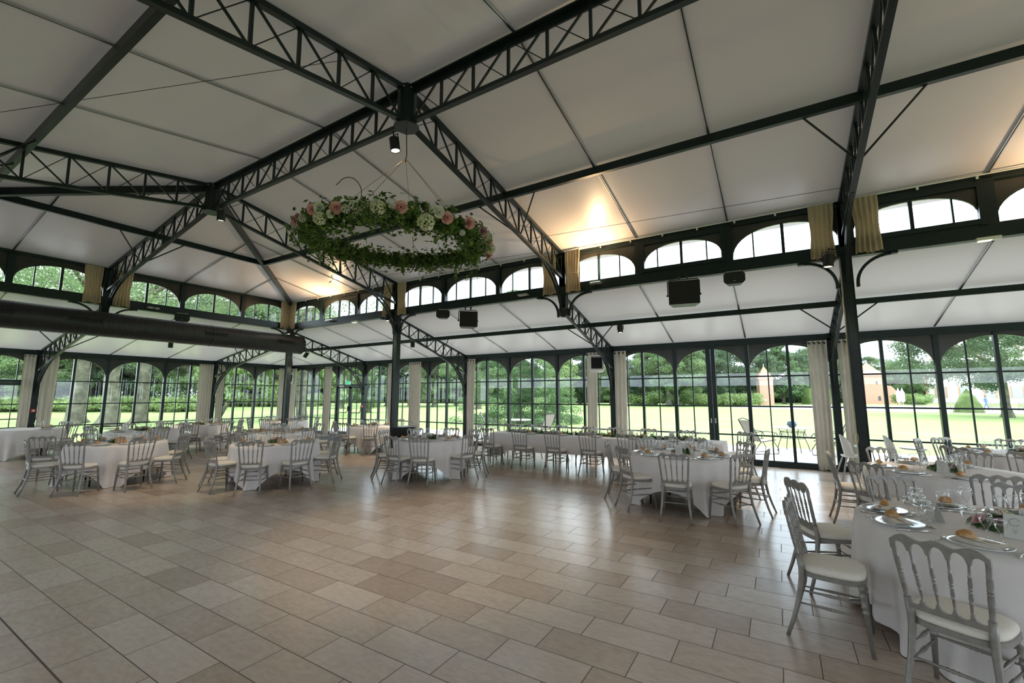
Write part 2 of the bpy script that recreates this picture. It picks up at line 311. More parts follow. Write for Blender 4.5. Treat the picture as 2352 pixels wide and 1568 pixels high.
# seams between fabric widths
def seam(a, b):
    a = Vector(a); b = Vector(b); o = Vector((0, 0, -0.02)); sd = (b - a).cross(Vector((0, 0, 1))).normalized()
    e = M().bar(a + o, b + o, 0.012, 0.014).out('trim_seam', steel, kind='structure')
    for k in (-1, 1): M().bar(a + o + sd * 0.014 * k, b + o + sd * 0.014 * k, 0.012, 0.012).out('strip', alu, e)
for i in range(1, 5):
    for k in (1, 2):
        x = X[i] + (X[i + 1] - X[i]) * k / 3
        ye = -Wn if i > 1 else -Wn * (x / X[2])
        seam((x, -0.02, zr(-0.02)), (x, ye, zr(ye))); seam((x, YL + 0.02, HE), (x, YL - ye, zr(ye)))
        seam((x, 0.06, za(0.06)), (x, A - 0.1, za(A - 0.1)))
for k in (1, 2):
    x = X[0] * k / 3; y = A * k / 3; seam((x, y, za(y)), (x, A - 0.1, za(A - 0.1)))
    for s_ in (0, 1):
        for y0, y1 in ((0, -Wn), (YL, -Wn)):
            y = y0 + (y1 - y0) * k / 3; xt = X[2] * k / 3
            if s_ == 0: seam((0.02, y, HE), (xt, y, HE + (HR - HE) * k / 3))
            else: seam((-0.05, y, za0), (X[0] + 0.1, y, zend(X[0] + 0.1)))
    y = A * k / 3; seam((X[0] * k / 3, y, za(y)), (X[0] + 0.1, y, za(A)))

# ---------------------------------------------------------------- glazed walls
def arch_strip(m, s0, hw, zs, zt, ztop, d, th=0.03, n=20, p=2.0):
    """spandrel above one arch: centre s0, half width hw, springing zs, crown zt, top ztop"""
    tops = []; bots = []
    for i in range(n + 1):
        u = -1 + 2 * i / n; u = math.copysign(abs(math.sin(u * PI / 2)), u)
        tops.append((s0 + u * hw, ztop)); bots.append((s0 + u * hw, zs + (zt - zs) * max(0, 1 - abs(u) ** p) ** (1 / p)))
    vs = []
    for y in (d - th / 2, d + th / 2):
        vs += [(a, y, b) for a, b in bots] + [(a, y, b) for a, b in tops]
    n1 = n + 1; fs = []
    for i in range(n):
        fs += [(i, i + 1, n1 + i + 1, n1 + i), (2 * n1 + i, 3 * n1 + i, 3 * n1 + i + 1, 2 * n1 + i + 1), (i, 2 * n1 + i, 2 * n1 + i + 1, i + 1)]
    m.add(vs, fs)
WN = [0]
def tall_bay(s_len, n, loc, rz, label, door=None, posts=True):
    """glazed bay with n round arches, local x along the wall, y = 0 glass plane, inside is -y"""
    WN[0] += 1
    root = E('window_%d' % WN[0], kind='structure', loc=loc, rz=rz); root['label'] = label
    f = M(); sp = M(); pt = s_len / n
    f.box((s_len / 2, 0, 3.055), (s_len, 0.16, 0.15)); f.box((s_len / 2, -0.06, 3.0), (s_len, 0.05, 0.05))
    f.box((s_len / 2, 0, 0.07), (s_len, 0.12, 0.14))
    for i in range(n + 1): f.box((i * pt, 0, 1.55), (0.10 if i in (0, n) else 0.085, 0.12, 2.9))
    th = M()
    for i in range(n):
        c = (i + 0.5) * pt; isd = door == i
        arch_strip(sp, c, pt / 2 - 0.045, 2.32, 2.91, 2.98, 0.0)
        if isd:
            f.box((c, 0, 2.14), (pt, 0.1, 0.09)); f.box((c, 0, 2.56), (0.06, 0.07, 0.8))
        else:
            f.box((c, 0, 1.55), (0.062, 0.09, 2.85))
        for q in (-0.25, 0.25):
            zt = 2.32 + 0.59 * math.sqrt(1 - (abs(q) * 2 * pt / (pt - 0.09)) ** 2 * 0.25 * 4 * 0.25) if False else 2.83
            th.box((c + q * pt, 0, (0.14 + zt) / 2 if not isd else 2.5), (0.026, 0.04, zt - 0.14 if not isd else 0.66))
        for z in (2.17, 1.43, 0.72):
            if not isd: th.box((c, 0, z), (pt - 0.08, 0.045, 0.036))
    f.out('frame', steel2, root); sp.out('spandrel', panel_dk, root); th.out('glazing_bar', steel2, root)
    gl = M()
    spans = [(0, s_len)] if door is None else [(0, door * pt), ((door + 1) * pt, s_len)]
    for a, b in spans:
        if b - a > 0.1: gl.add([(a, 0.0, 0.14), (b, 0.0, 0.14), (b, 0.0, 2.98), (a, 0.0, 2.98)], [(0, 1, 2, 3)])
    if door is not None: gl.add([(door * pt, 0, 2.18), ((door + 1) * pt, 0, 2.18), ((door + 1) * pt, 0, 2.98), (door * pt, 0, 2.98)], [(0, 1, 2, 3)])
    gl.out('pane', pane_m, root)
    return root, pt
DN = [0]
def leaf_door(loc, rz, w, bar_handle=True):
    DN[0] += 1
    root = E('door_%d' % DN[0], kind='structure', loc=loc, rz=rz); root['label'] = 'dark green double glass exit door with push bar'
    for k in (0, 1):
        x0 = k * w / 2 + 0.03; x1 = (k + 1) * w / 2 - 0.01; f = M()
        for x in (x0 + 0.035, x1 - 0.035): f.box((x, 0, 1.06), (0.07, 0.06, 2.05))
        f.box(((x0 + x1) / 2, 0, 0.1), (x1 - x0, 0.06, 0.16)); f.box(((x0 + x1) / 2, 0, 2.05), (x1 - x0, 0.06, 0.08))
        f.box(((x0 + x1) / 2, 0, 1.1), (0.02, 0.03, 1.9))
        for z in (1.43, 0.72): f.box(((x0 + x1) / 2, 0, z), (x1 - x0, 0.03, 0.03))
        lf = f.out('door_leaf', steel2, root)
        M().add([(x0, 0, 0.1), (x1, 0, 0.1), (x1, 0, 2.05), (x0, 0, 2.05)], [(0, 1, 2, 3)]).out('pane', pane_m, lf)
        h = M().tube([(x0 + 0.05, -0.04, 1.05), (x0 + 0.08, -0.12, 0.98), (x1 - 0.09, -0.12, 0.98), (x1 - 0.04, -0.05, 1.12)], 0.016, 8)
        h.box((x1 - 0.04, -0.05, 1.15), (0.05, 0.06, 0.2)); h.out('push_bar', black, lf)
    M().box((w * 0.2, -0.06, 2.1), (0.28, 0.06, 0.07)).out('closer', white, root)
    return root
nms = ['between the far corner and the exit door', 'behind the round table by the black box', 'behind the head table', 'with the sliding terrace doors', 'at the right edge facing the big tree', 'beyond the right edge']
tall_bay(-X[0], 3, (X[0], A, 0), 0, 'tall arched glazing %s' % nms[0], door=2)
leaf_door((-1.75 + 0.045, A, 0), 0, 1.66)
for i in range(1, 5): tall_bay(X[i + 1] - X[i], 3, (X[i], A, 0), 0, 'tall arched glazing %s' % nms[i])
# sliding door stile in the terrace bay, with paired recessed handles
dd = E('door_%d' % (DN[0] + 1), kind='structure', loc=(X[3] + 2.65, A - 0.07, 0)); DN[0] += 1
dd['label'] = 'sliding terrace door meeting stiles with recessed handles'
for k in (-1, 1):
    st = M().box((k * 0.06, 0, 1.55), (0.10, 0.06, 2.85)).out('stile', steel2, dd)
    M().tube([(k * 0.05, -0.035, 1.0), (k * 0.05, -0.035, 1.12)], 0.018, 8).out('handle', alu, st)
M().box((0, 0, 0.06), (5.2, 0.05, 0.12)).out('bottom_rail', steel2, dd)
# end wall (x = X[0]), local x runs towards -y
tall_bay(A, 2, (X[0], A, 0), -PI / 2, 'end wall glazing between the far corner and first truss')
tall_bay(Wn, 3, (X[0], 0, 0), -PI / 2, 'end wall glazing in front of the three great trunks')
tall_bay(Wn, 3, (X[0], -Wn, 0), -PI / 2, 'end wall glazing at the left edge with the door transom', door=0)
leaf_door((X[0], -Wn - 0.045, 0), -PI / 2, 1.6)
# wall posts
for x, y in [(x, A) for x in X[:6]] + [(X[0], 0), (X[0], -Wn), (X[0], YL)]:
    M().box((x, y, 1.57), (0.15, 0.17, 3.14)).out('trim_post', steel, kind='structure')

# clerestory
def cler_bay(s_len, loc, rz, label, sash=None):
    WN[0] += 1
    root = E('window_%d' % WN[0], kind='structure', loc=loc, rz=rz); root['label'] = label
    n = 3; pt = s_len / n; f = M(); sp = M(); th = M()
    f.box((s_len / 2, 0, 4.11), (s_len, 0.15, 0.18)); f.box((s_len / 2, -0.02, 4.225), (s_len, 0.08, 0.05)); f.box((s_len / 2, 0, 4.975), (s_len, 0.13, 0.07)); f.box((s_len / 2, -0.05, 4.93), (s_len, 0.04, 0.04))
    for i in range(n + 1): f.box((i * pt, 0, 4.58), (0.12, 0.13, 0.76))
    for i in range(n):
        c = (i + 0.5) * pt; hw = pt / 2 - 0.06
        if sash == i:
            hw -= 0.08
            for sx in (-1, 1): f.box((c + sx * (hw + 0.04), -0.03, 4.58), (0.08, 0.1, 0.7))
            f.box((c, -0.03, 4.29), (2 * hw, 0.1, 0.08)); f.box((c, -0.03, 4.88), (2 * hw, 0.1, 0.08))
            arch_strip(sp, c, hw, 4.42, 4.80, 4.86, -0.02, n=20, p=2.2)
        else: arch_strip(sp, c, hw, 4.30, 4.81, 4.95, 0.0, n=20, p=2.2)
        th.box((c, 0, 4.53), (0.05, 0.05, 0.57))
        for q in (-0.27, 0.27): th.box((c + q * pt, 0, 4.50), (0.024, 0.04, 0.50))
    f.out('frame', steel2, root); sp.out('spandrel', panel_dk, root); th.out('glazing_bar', steel2, root)
    M().add([(0, 0, 4.2), (s_len, 0, 4.2), (s_len, 0, 4.95), (0, 0, 4.95)], [(0, 1, 2, 3)]).out('pane', pane_m, root)
    t = M().tube([(0.1, -0.12, 4.995), (s_len - 0.1, -0.12, 4.995)], 0.012, 6)
    for i in range(8): t.box((0.3 + i * (s_len - 0.6) / 7, -0.12, 4.965), (0.03, 0.015, 0.05))
    t.out('curtain_track', wplast, root)
cl = ['nearest the nave corner', 'over the paired loudspeakers', 'over the large loudspeaker', 'at the upper right', '']
for i in range(1, 5): cler_bay(X[i + 1] - X[i], (X[i], 0, 0), 0, 'row of three arched clerestory windows %s' % cl[i - 1], sash=1 if i in (3,) else (0 if i == 4 else None))
cler_bay(Wn, (0, 0, 0), -PI / 2, 'arched clerestory windows of the end wall above the duct end')
cler_bay(Wn, (0, -Wn, 0), -PI / 2, 'arched clerestory windows of the end wall at the left edge', sash=2)

# ---------------------------------------------------------------- steelwork
def lerp(a, b, t): return tuple(a[i] + (b[i] - a[i]) * t for i in range(3))
def poly_at(pts, t):
    ds = [(Vector(b).xy - Vector(a).xy).length for a, b in zip(pts, pts[1:])]; L = sum(ds) * t
    for (a, b), d in zip(zip(pts, pts[1:]), ds):
        if L <= d + 1e-9: return Vector(lerp(a, b, L / d))
        L -= d
    return Vector(pts[-1])
def truss(name, label, top, bot, n, group=None, cw=0.07, ch=0.065, brackets=None, wide=False, flip=False):
    root = E(name, label, 'truss', group, loc=(0, 0, 0)); root['kind'] = 'thing'
    side = (Vector(top[-1]) - Vector(top[0])).cross(Vector((0, 0, 1))).normalized()
    if wide:
        m = M().path(top, 0.15, 0.02); 
        m.path([Vector(p) - Vector((0, 0, 0.05)) for p in top], 0.02, 0.10)
    else: m = M().path(top, cw, ch)
    m.out('top_chord', steel, root)
    M().path(bot, cw, ch * 0.8).out('bottom_chord', steel, root)
    T = [poly_at(top, i / n) for i in range(n + 1)]; B = [poly_at(bot, i / n) for i in range(n + 1)]
    for i in range(n + 1):
        M().bar(T[i], B[i], 0.032, 0.032).out('vertical_strut', steel, root)
        if i < n:
            M().bar(*((T[i], B[i + 1]) if flip else (B[i], T[i + 1])), 0.022, 0.022).out('diagonal_strut', steel, root)
            M().tube([B[i], T[i + 1]] if flip else [T[i], B[i + 1]], 0.006, 5).out('tie_rod', steel, root)
    for br in brackets or []:
        m = M(); m.path(br[0], 0.05, 0.03); m.path(br[1], 0.05, 0.03)
        for a, b in list(zip(br[0], br[1]))[1:-1]: m.bar(a, b, 0.03, 0.014)
        m.out('curved_bracket', steel, root)
    return root
def quad_curve(a, c, b, n=9): # bezier
    a, b, c = Vector(a), Vector(b), Vector(c)
    return [a * (1 - t) ** 2 + c * 2 * t * (1 - t) + b * t * t for t in [i / n for i in range(n + 1)]]
def nave_truss(x, side, label):
    def p(y, z): return (x, y if side > 0 else YL - y, z)
    top = [p(-0.08, 4.99), p(-4.98, 5.87)]
    bot = [p(-0.10, 4.40), p(-1.07, 4.60), p(-4.98, 5.40)]
    br = [(quad_curve(p(-1.35, 4.64), p(-0.38, 4.42), p(-0.10, 3.56)), quad_curve(p(-1.0, 4.60), p(-0.26, 4.40), p(-0.06, 3.62)))]
    return truss('nave_truss', label, top, bot, 10, 'steel lattice trusses of the nave', brackets=br, flip=side < 0)
nave_truss(X[2], 1, 'steel lattice half truss passing behind the left of the flower wreath')
nave_truss(X[3], 1, 'steel lattice half truss running down right of the flower wreath')
nave_truss(X[4], 1, 'steel lattice half truss meeting the tall column at right')
nave_truss(X[2], -1, 'steel lattice half truss running to the left edge')
nave_truss(X[3], -1, 'steel lattice half truss crossing the top left corner')
nave_truss(X[4], -1, 'steel lattice half truss overhead beyond the top edge') if False else None
truss('ridge_truss', 'ridge lattice girder between the two roof hubs', [(X[2] + 0.1, -Wn, 5.88), (X[3] - 0.1, -Wn, 5.88)], [(X[2] + 0.1, -Wn, 5.39), (X[3] - 0.1, -Wn, 5.39)], 10, 'ridge girders', wide=True)
truss('ridge_truss', 'ridge lattice girder running out of the top edge', [(X[3] + 0.1, -Wn, 5.88), (X[4], -Wn, 5.88)], [(X[3] + 0.1, -Wn, 5.39), (X[4], -Wn, 5.39)], 10, 'ridge girders', wide=True)
# end slope centre truss
truss('nave_truss', 'steel lattice truss from the far roof hub down to the end wall', [(0.08, -Wn, 4.99), (X[2] - 0.1, -Wn, 5.87)], [(0.1, -Wn, 4.40), (1.1, -Wn, 4.60), (X[2] - 0.1, -Wn, 5.40)], 10, 'steel lattice trusses of the nave',
      brackets=[(quad_curve((1.4, -Wn, 4.64), (0.40, -Wn, 4.42), (0.1, -Wn, 3.56)), quad_curve((1.05, -Wn, 4.60), (0.26, -Wn, 4.40), (0.06, -Wn, 3.62)))])
# hip rafters
for y0, lb in ((0.0, 'plain steel hip rafter down to the far nave corner'), (YL, 'plain steel hip rafter running to the left edge')):
    M().bar((0.05, y0 + (-0.05 if y0 == 0 else 0.05), HE - 0.08), (X[2] - 0.06, -Wn, HR - 0.11), 0.09, 0.14).out('hip_rafter', steel, label=lb, category='beam', kind='structure')
# hubs
for x, lb in ((X[2], 'eight sided steel hub at the far end of the ridge'), (X[3], 'eight sided steel hub above the flower wreath')):
    h = E('roof_hub', lb, 'roof hub', loc=(x, -Wn, 5.36))
    M().lathe([(0.13, 0.0), (0.13, 0.55)], 8).out('hub_body', steel, h); M().lathe([(0.17, -0.03), (0.17, 0.0)], 8).out('hub_plate', steel2, h)
    for k in range(8): M().ball((0.127 * math.cos((k + 0.5) * PI / 4), 0.127 * math.sin((k + 0.5) * PI / 4), 0.5), 0.013, 6, 4).out('bolt', alu, h)
# aisle trusses
def aisle_truss(o, d, L, label):
    d = Vector((*d, 0)); o = Vector((*o, 0)); q = lambda s, z: tuple(o + d * (s * L / A) + Vector((0, 0, z)))
    top = [q(0.08, 3.96), q(A - 0.08, 3.10)]; bot = [q(0.1, 3.56), q(1.6, 3.12), q(A - 0.1, 2.48)]
    br = [(quad_curve(q(1.95, 3.02), q(3.02, 2.70), q(A - 0.09, 1.72)), quad_curve(q(2.25, 2.92), q(3.12, 2.66), q(A - 0.05, 1.85)))]
    return truss('aisle_truss', label, top, bot, 8 if L < 4 else 11, 'steel lattice trusses of the aisle', cw=0.06, ch=0.055, brackets=br)
for i, lb in ((1, 'aisle lattice truss ending beside the exit door'), (2, 'aisle lattice truss behind the column by the black box'), (3, 'aisle lattice truss below the pendant post above head table'), (4, 'aisle lattice truss behind the tall right column')):
    aisle_truss((X[i], 0), (0, 1), A, lb)
aisle_truss((0, 0), (-1, 0), -X[0], 'aisle lattice truss from the corner column to the end wall')
aisle_truss((0, -Wn), (-1, 0), -X[0], 'aisle lattice truss at left below the black duct')
# columns
def arc_bracket(px, py, dx, dy):
    P0 = Vector((px, py, 0)); D = Vector((dx, dy, 0)); pts = []
    for i in range(11):
        a = PI / 2 * i / 10; pts.append(P0 + D * (0.60 - 0.46 * math.cos(a)) + Vector((0, 0, 3.56 + 0.44 * math.sin(a))))
    m = M().path([pts[0] - Vector((0, 0, 0.06))] + pts + [pts[-1] + D * 0.06 + Vector((0, 0, 0.02))], 0.045, 0.05, up=(D.y, -D.x, 0)) if False else M().path([pts[0] - Vector((0, 0, 0.06))] + pts, 0.05, 0.045)
    m.box(pts[-1] + D * 0.03 + Vector((0, 0, 0.0)), (0.1, 0.1, 0.03) ); return m
def column(px, py, dirs, label, full=True):
    r = E('steel_column' if full else 'pendant_post', label, 'column' if full else 'pendant post', 'steel columns of the nave' if full else 'pendant posts without a column', kind='thing', loc=(px, py, 0))
    z0 = 0.0 if full else 3.55
    m = M().box((0, 0, (z0 + 5.0) / 2), (0.13, 0.13, 5.0 - z0)); 
    for sx in (-1, 1): m.box((sx * 0.072, 0, (z0 + 5.0) / 2), (0.012, 0.16, 5.0 - z0))
    m.out('shaft', steel, r)
    if full: M().box((0, 0, 0.02), (0.24, 0.24, 0.04)).out('base_plate', steel, r)
    else: M().lathe([(0.06, 3.49), (0.12, 3.53), (0.13, 3.66), (0.10, 3.70)], 8).out('drop_cap', steel, r)
    for dx, dy in dirs: arc_bracket(0, 0, dx, dy).out('curved_bracket', steel, r)
    return r
column(0, 0, [(1, 0), (0, -1)], 'slim dark column at the far nave corner under the duct end')
column(X[2], 0, [(1, 0), (-1, 0)], 'slim dark column standing behind the black box')
column(X[3], 0, [(1, 0), (-1, 0)], 'pendant post above the head table', full=False)
column(X[4], 0, [(1, 0), (-1, 0)], 'thick dark column at right beside the white high chairs')
column(0, -Wn, [(0, 1), (0, -1)], 'pendant post above the black duct at left', full=False)
# purlins and knee braces
def purlin(a, b, label, braces=(), w=0.07, h=0.13):
    r = E('purlin', label, 'beam', kind='thing'); a, b = Vector(a), Vector(b); d = (b - a).normalized()
    M().bar(a, b, w, h).out('beam', steel, r)
    for p, low in braces:
        p = Vector(p); low = Vector(low)
        for s in (-1, 1):
            e = p + d * s * 0.62
            if -0.1 < (e - a).dot(d) < (b - a).length + 0.1: M().tube([e - Vector((0, 0, 0.05)), low], 0.014, 6).out('knee_brace', steel, r)
    return r
yp = -Wn * 0.5; zp = zr(yp) - 0.10; yb = -2.0; zb = 4.80
purlin((X[1] + X[2] * 0.5, yp, zp), (X[4] + 5.3, yp, zp), 'long nave purlin crossing behind the wreath to the right', [((x, yp, zp), (x, yb, zb)) for x in X[2:5]])
purlin((X[1] + X[2] * 0.5, YL - yp, zp), (X[4] + 1, YL - yp, zp), 'nave purlin crossing the top left roof slope', [((x, YL - yp, zp), (x, YL - yb, zb)) for x in X[2:4]])
purlin((X[2] * 0.5, -Wn * 0.5, zp), (X[2] * 0.5, YL + Wn * 0.5, zp), 'purlin across the end slope above the duct', [((X[2] * 0.5, -Wn, zp), (2.1, -Wn, zb))])
ya = 1.6; zpa = za(ya) - 0.09
purlin((X[0] * ya / A, ya, zpa), (X[5], ya, zpa), 'aisle purlin under the long side roof', [((x, ya, zpa), (x, 2.0, 3.0)) for x in X[1:5]], 0.06, 0.11)
xa = X[0] * ya / A; purlin((xa, ya, zend(xa) - 0.09), (xa, YL, zend(xa) - 0.09), 'aisle purlin behind the black duct', [((xa, y, zend(xa) - 0.09), (xa * 1.25, y, 3.0)) for y in (0, -Wn)], 0.06, 0.11)
# outer corner hip
M().bar((0, 0, za0 - 0.06), (X[0], A, za(A) - 0.05), 0.06, 0.09).out('hip_rafter', steel, label='hip rafter running to the outer glass corner', category='beam', kind='structure')
# thin cables
def cable(pts, label, r=0.004, m=iron): M().tube(pts, r, 5).out('cable', m, label=label, category='cable')
cable([(X[2], YL + 1.6, 5.25), (X[3], -Wn - 0.9, 5.72)], 'thin cable crossing the upper left roof slope')
cable([(X[3], -1.5, 4.9), (X[4], -1.3, 4.75)], 'thin cable strung across the roof right of the wreath')
cable([(X[2] + 0.1, -1.6, 4.75), (X[3], -1.2, 4.7)], 'thin cable strung behind the flower wreath')

# ---------------------------------------------------------------- curtains
def curtain_mesh(w, z0, z1, folds, amp=0.045, squeeze=0.85, tie=None, nv=14, flare=1.0):
    m = M(); nu = folds * 8; ph = random.uniform(0, 6)
    def fn(u, v):
        z = z1 + (z0 - z1) * v; k = 1 - (1 - squeeze) * v
        if tie is not None: k = 1 - (1 - squeeze) * math.exp(-((v - tie) / 0.25) ** 2)
        a = amp * (0.55 + 0.45 * v) * (1 + 0.3 * math.sin(5 * u + ph))
        return Vector(((u - 0.5) * w * k + 0.01 * math.sin(3 * v + ph), a * math.sin(u * folds * 2 * PI + 0.5 * math.sin(3 * v + ph)) , z + 0.012 * math.sin(u * 9 + ph) * v))
    m.grid(nu, nv, fn); fr = len(m.v)
    m.v += [(x, y - 0.008, z) for x, y, z in m.v[:fr]]; m.f += [tuple(i + fr for i in f[::-1]) for f in list(m.f)]
    return m
def long_curtain(x, y, w, rz, label):
    r = E('curtain', label, 'curtain', 'floor length linen curtains on the glass wall', loc=(x, y, 0), rz=rz)
    curtain_mesh(w, 0.02, 2.97, max(3, int(w / 0.09))).out('drape', curt_lin, r, smooth=1)
    k = M()
    for i in range(max(3, int(w / 0.09))): k.lathe([(0.012, -0.005), (0.022, 0), (0.012, 0.005)], 8, Matrix.Translation(((i + 0.5) / max(3, int(w / 0.09)) * w - w / 2, -0.045, 2.90)) @ Matrix.Rotation(PI / 2, 4, 'X'))
    k.out('eyelet_row', black, r)
    M().tube([(-w / 2 - 0.08, -0.0, 2.93), (w / 2 + 0.08, 0.0, 2.93)], 0.012, 6).out('curtain_rod', black, r)
for a, b, lb in ((-4.98, -4.57, 'linen curtain right of the far outer corner'), (-2.45, -1.98, 'linen curtain left of the exit door'), (1.56, 1.86, 'linen curtain just left of the slim column'),
                 (2.67, 3.30, 'wide linen curtain just right of the slim column'), (5.50, 5.84, 'linen curtain behind the left end of head table'), (9.96, 10.30, 'linen curtain below the white heater'),
                 (10.80, 11.16, 'linen curtain right of the white heater'), (15.48, 15.86, 'linen curtain at the terrace door edge'), (16.04, 16.36, 'linen curtain just left of the thick column')):
    long_curtain((a + b) / 2, A - 0.16, b - a, 0, lb)
for a, b, lb in ((2.69, 2.97, 'linen curtain left of the far outer corner'), (-0.62, -0.09, 'wide linen curtain on the end wall left of the truss'), (0.07, 0.35, 'narrow linen curtain on the end wall right of the truss'),
                 (-5.44, -5.17, 'linen curtain at the far left end wall'), (-5.02, -4.66, 'linen curtain right of the left end wall post')):
    long_curtain(X[0] + 0.16, (a + b) / 2, b - a, -PI / 2, lb)
def short_curtain(x, y, rz, label):
    r = E('valance_curtain', label, 'curtain', 'short tan curtains on the clerestory', loc=(x, y, 0), rz=rz)
    curtain_mesh(0.36, 4.03, 4.985, 5, 0.028, 0.86, tie=0.55).out('drape', curt_tan, r, smooth=1)
    M().tube([(-0.17, -0.045, 4.46), (0, -0.055, 4.45), (0.17, -0.045, 4.46)], 0.006, 5).out('tie_cord', curt_tan, r)
for i, nm in ((1, 'far corner column'), (2, 'slim column'), (3, 'pendant post'), (4, 'thick right column')):
    if i > 1: short_curtain(X[i] - 0.30, -0.14, 0, 'short tan curtain left of the %s' % nm)
    short_curtain(X[i] + 0.30, -0.14, 0, 'short tan curtain right of the %s' % nm)
short_curtain(0.14, -0.30, -PI / 2, 'short tan curtain left of the far corner column')
short_curtain(0.14, -Wn + 0.30, -PI / 2, 'short tan curtain right of the left pendant post')
short_curtain(0.14, -Wn - 0.30, -PI / 2, 'short tan curtain left of the left pendant post')

# ---------------------------------------------------------------- duct and equipment
def duct():
    r = E('air_duct', 'long black spiral ventilation duct hung below the end clerestory', 'duct', loc=(0.52, 0, 3.46), kind='thing')
    R = 0.305; n = 900; y1 = 0.08; y0 = -10.6; prof = []
    for i in range(n + 1):
        y = y0 + (y1 - y0) * i / n; rr = R + (0.005 if i % 3 == 0 else 0.0) + (0.008 if abs((y - y1) % 2.9) < 0.04 else 0)
        prof.append((rr, y))
    mt = Matrix.Rotation(-PI / 2, 4, 'X'); m = M()
    m.lathe([(0.0, y0)] + prof + [(R - 0.03, y1 + 0.01), (0.0, y1 + 0.012)], 36, mt); m.out('spiral_tube', ductm, r, smooth=25)
    for y, L in ((-0.62, 0.55), (-2.75, 0.62), (-5.6, 0.62), (-7.05, 0.6)):
        g = M()
        for k in range(13): g.box((R * 0.985, y - L / 2 + L * (k + 0.5) / 13, 0.02), (0.03, L / 30, 0.085))
        for z in (-0.025, 0.065): g.box((R * 0.985, y, z), (0.035, L + 0.02, 0.01))
        g.out('grille', blackm, r)
    for y in (-0.4, -5.09, -9):
        M().tube([(-0.2, y, 0.25), (-0.35, y, 0.62)], 0.006, 5).out('hanger', steel, r)
duct()
def speaker_big(x, y, z, rz, label, w=0.52, h=0.42, d=0.34):
    r = E('loudspeaker', label, 'loudspeaker', 'large hung loudspeakers', loc=(x, y, z), rz=rz)
    m = M(); a = w / 2; b = w * 0.36
    for zz in (-h / 2, h / 2): pass
    vs = [(-a, -d / 2, -h / 2), (a, -d / 2, -h / 2), (b, d / 2, -h / 2), (-b, d / 2, -h / 2)]; vs += [(p[0], p[1], h / 2) for p in vs]
    m.add(vs, [(3, 2, 1, 0), (4, 5, 6, 7), (0, 1, 5, 4), (1, 2, 6, 5), (2, 3, 7, 6), (3, 0, 4, 7)]); m.out('cabinet', black, r)
    M().box((0, -d / 2 - 0.008, 0), (w * 0.96, 0.016, h * 0.94)).out('grille', blackm, r)
    y0 = M().tube([(-a - 0.012, 0, -0.02), (-a - 0.012, 0, h / 2 + 0.02), (-a + 0.02, 0, h / 2 + 0.06), (a - 0.02, 0, h / 2 + 0.06), (a + 0.012, 0, h / 2 + 0.02), (a + 0.012, 0, -0.02)], 0.011, 6)
    for s in (-1, 1): y0.ball((s * (a + 0.02), 0, -0.02), 0.022, 8, 5)
    y0.out('yoke', black, r)
    c = M()
    for s in (-0.07, 0.07):
        c.box((s, 0, h / 2 + 0.12), (0.045, 0.05, 0.02)); c.box((s - 0.022, 0, h / 2 + 0.16), (0.006, 0.04, 0.1)); c.box((s + 0.022, 0, h / 2 + 0.16), (0.006, 0.04, 0.1)); c.lathe([(0.012, h / 2 + 0.06), (0.016, h / 2 + 0.11), (0.006, h / 2 + 0.15)], 8, Matrix.Translation((s, 0, 0)))
    c.out('clamp', black, r); return r
speaker_big(8.07, -0.16, 3.64, 0.75, 'large black loudspeaker beside a smaller one, second bay', 0.46, 0.40)
speaker_big(13.37, -0.2, 3.67, 0.20, 'large black loudspeaker hung alone in the third bay', 0.56, 0.46)
def speaker_small(x, y, z, rz, label):
    r = E('small_loudspeaker', label, 'loudspeaker', 'small hung loudspeakers', loc=(x, y, z), rz=rz); w, h, d = 0.36, 0.22, 0.2
    vs = []
    for yy, k in ((-d / 2, 1), (d / 2, 0.7)): vs += [(-w / 2 * k, yy, -h * 0.3), (-w * 0.38 * k, yy, -h / 2), (w * 0.38 * k, yy, -h / 2), (w / 2 * k, yy, -h * 0.3), (w / 2 * k, yy, h * 0.3), (w * 0.38 * k, yy, h / 2), (-w * 0.38 * k, yy, h / 2), (-w / 2 * k, yy, h * 0.3)]
    M().add(vs, [tuple(range(8)), tuple(range(15, 7, -1))] + [(i, i + 8, (i + 1) % 8 + 8, (i + 1) % 8) for i in range(8)]).out('cabinet', black, r)
    M().box((0, 0, h / 2 + 0.03), (0.26, 0.05, 0.015)).box((-0.1, 0, h / 2 + 0.02), (0.015, 0.03, 0.05)).box((0.1, 0, h / 2 + 0.02), (0.015, 0.03, 0.05)).out('mount', alu, r)
    M().box((0, -d / 2 - 0.003, -0.06), (0.04, 0.004, 0.008)).out('badge', alu, r); return r
speaker_small(7.22, -0.14, 3.87, 0.6, 'small black loudspeaker left of the paired large one')
speaker_small(14.26, -0.14, 3.86, 0.10, 'small black loudspeaker hung alone near the thick column')
r_ = speaker_small(0.14, -3.40, 3.93, 1.2, 'black loudspeaker peeking above the duct')
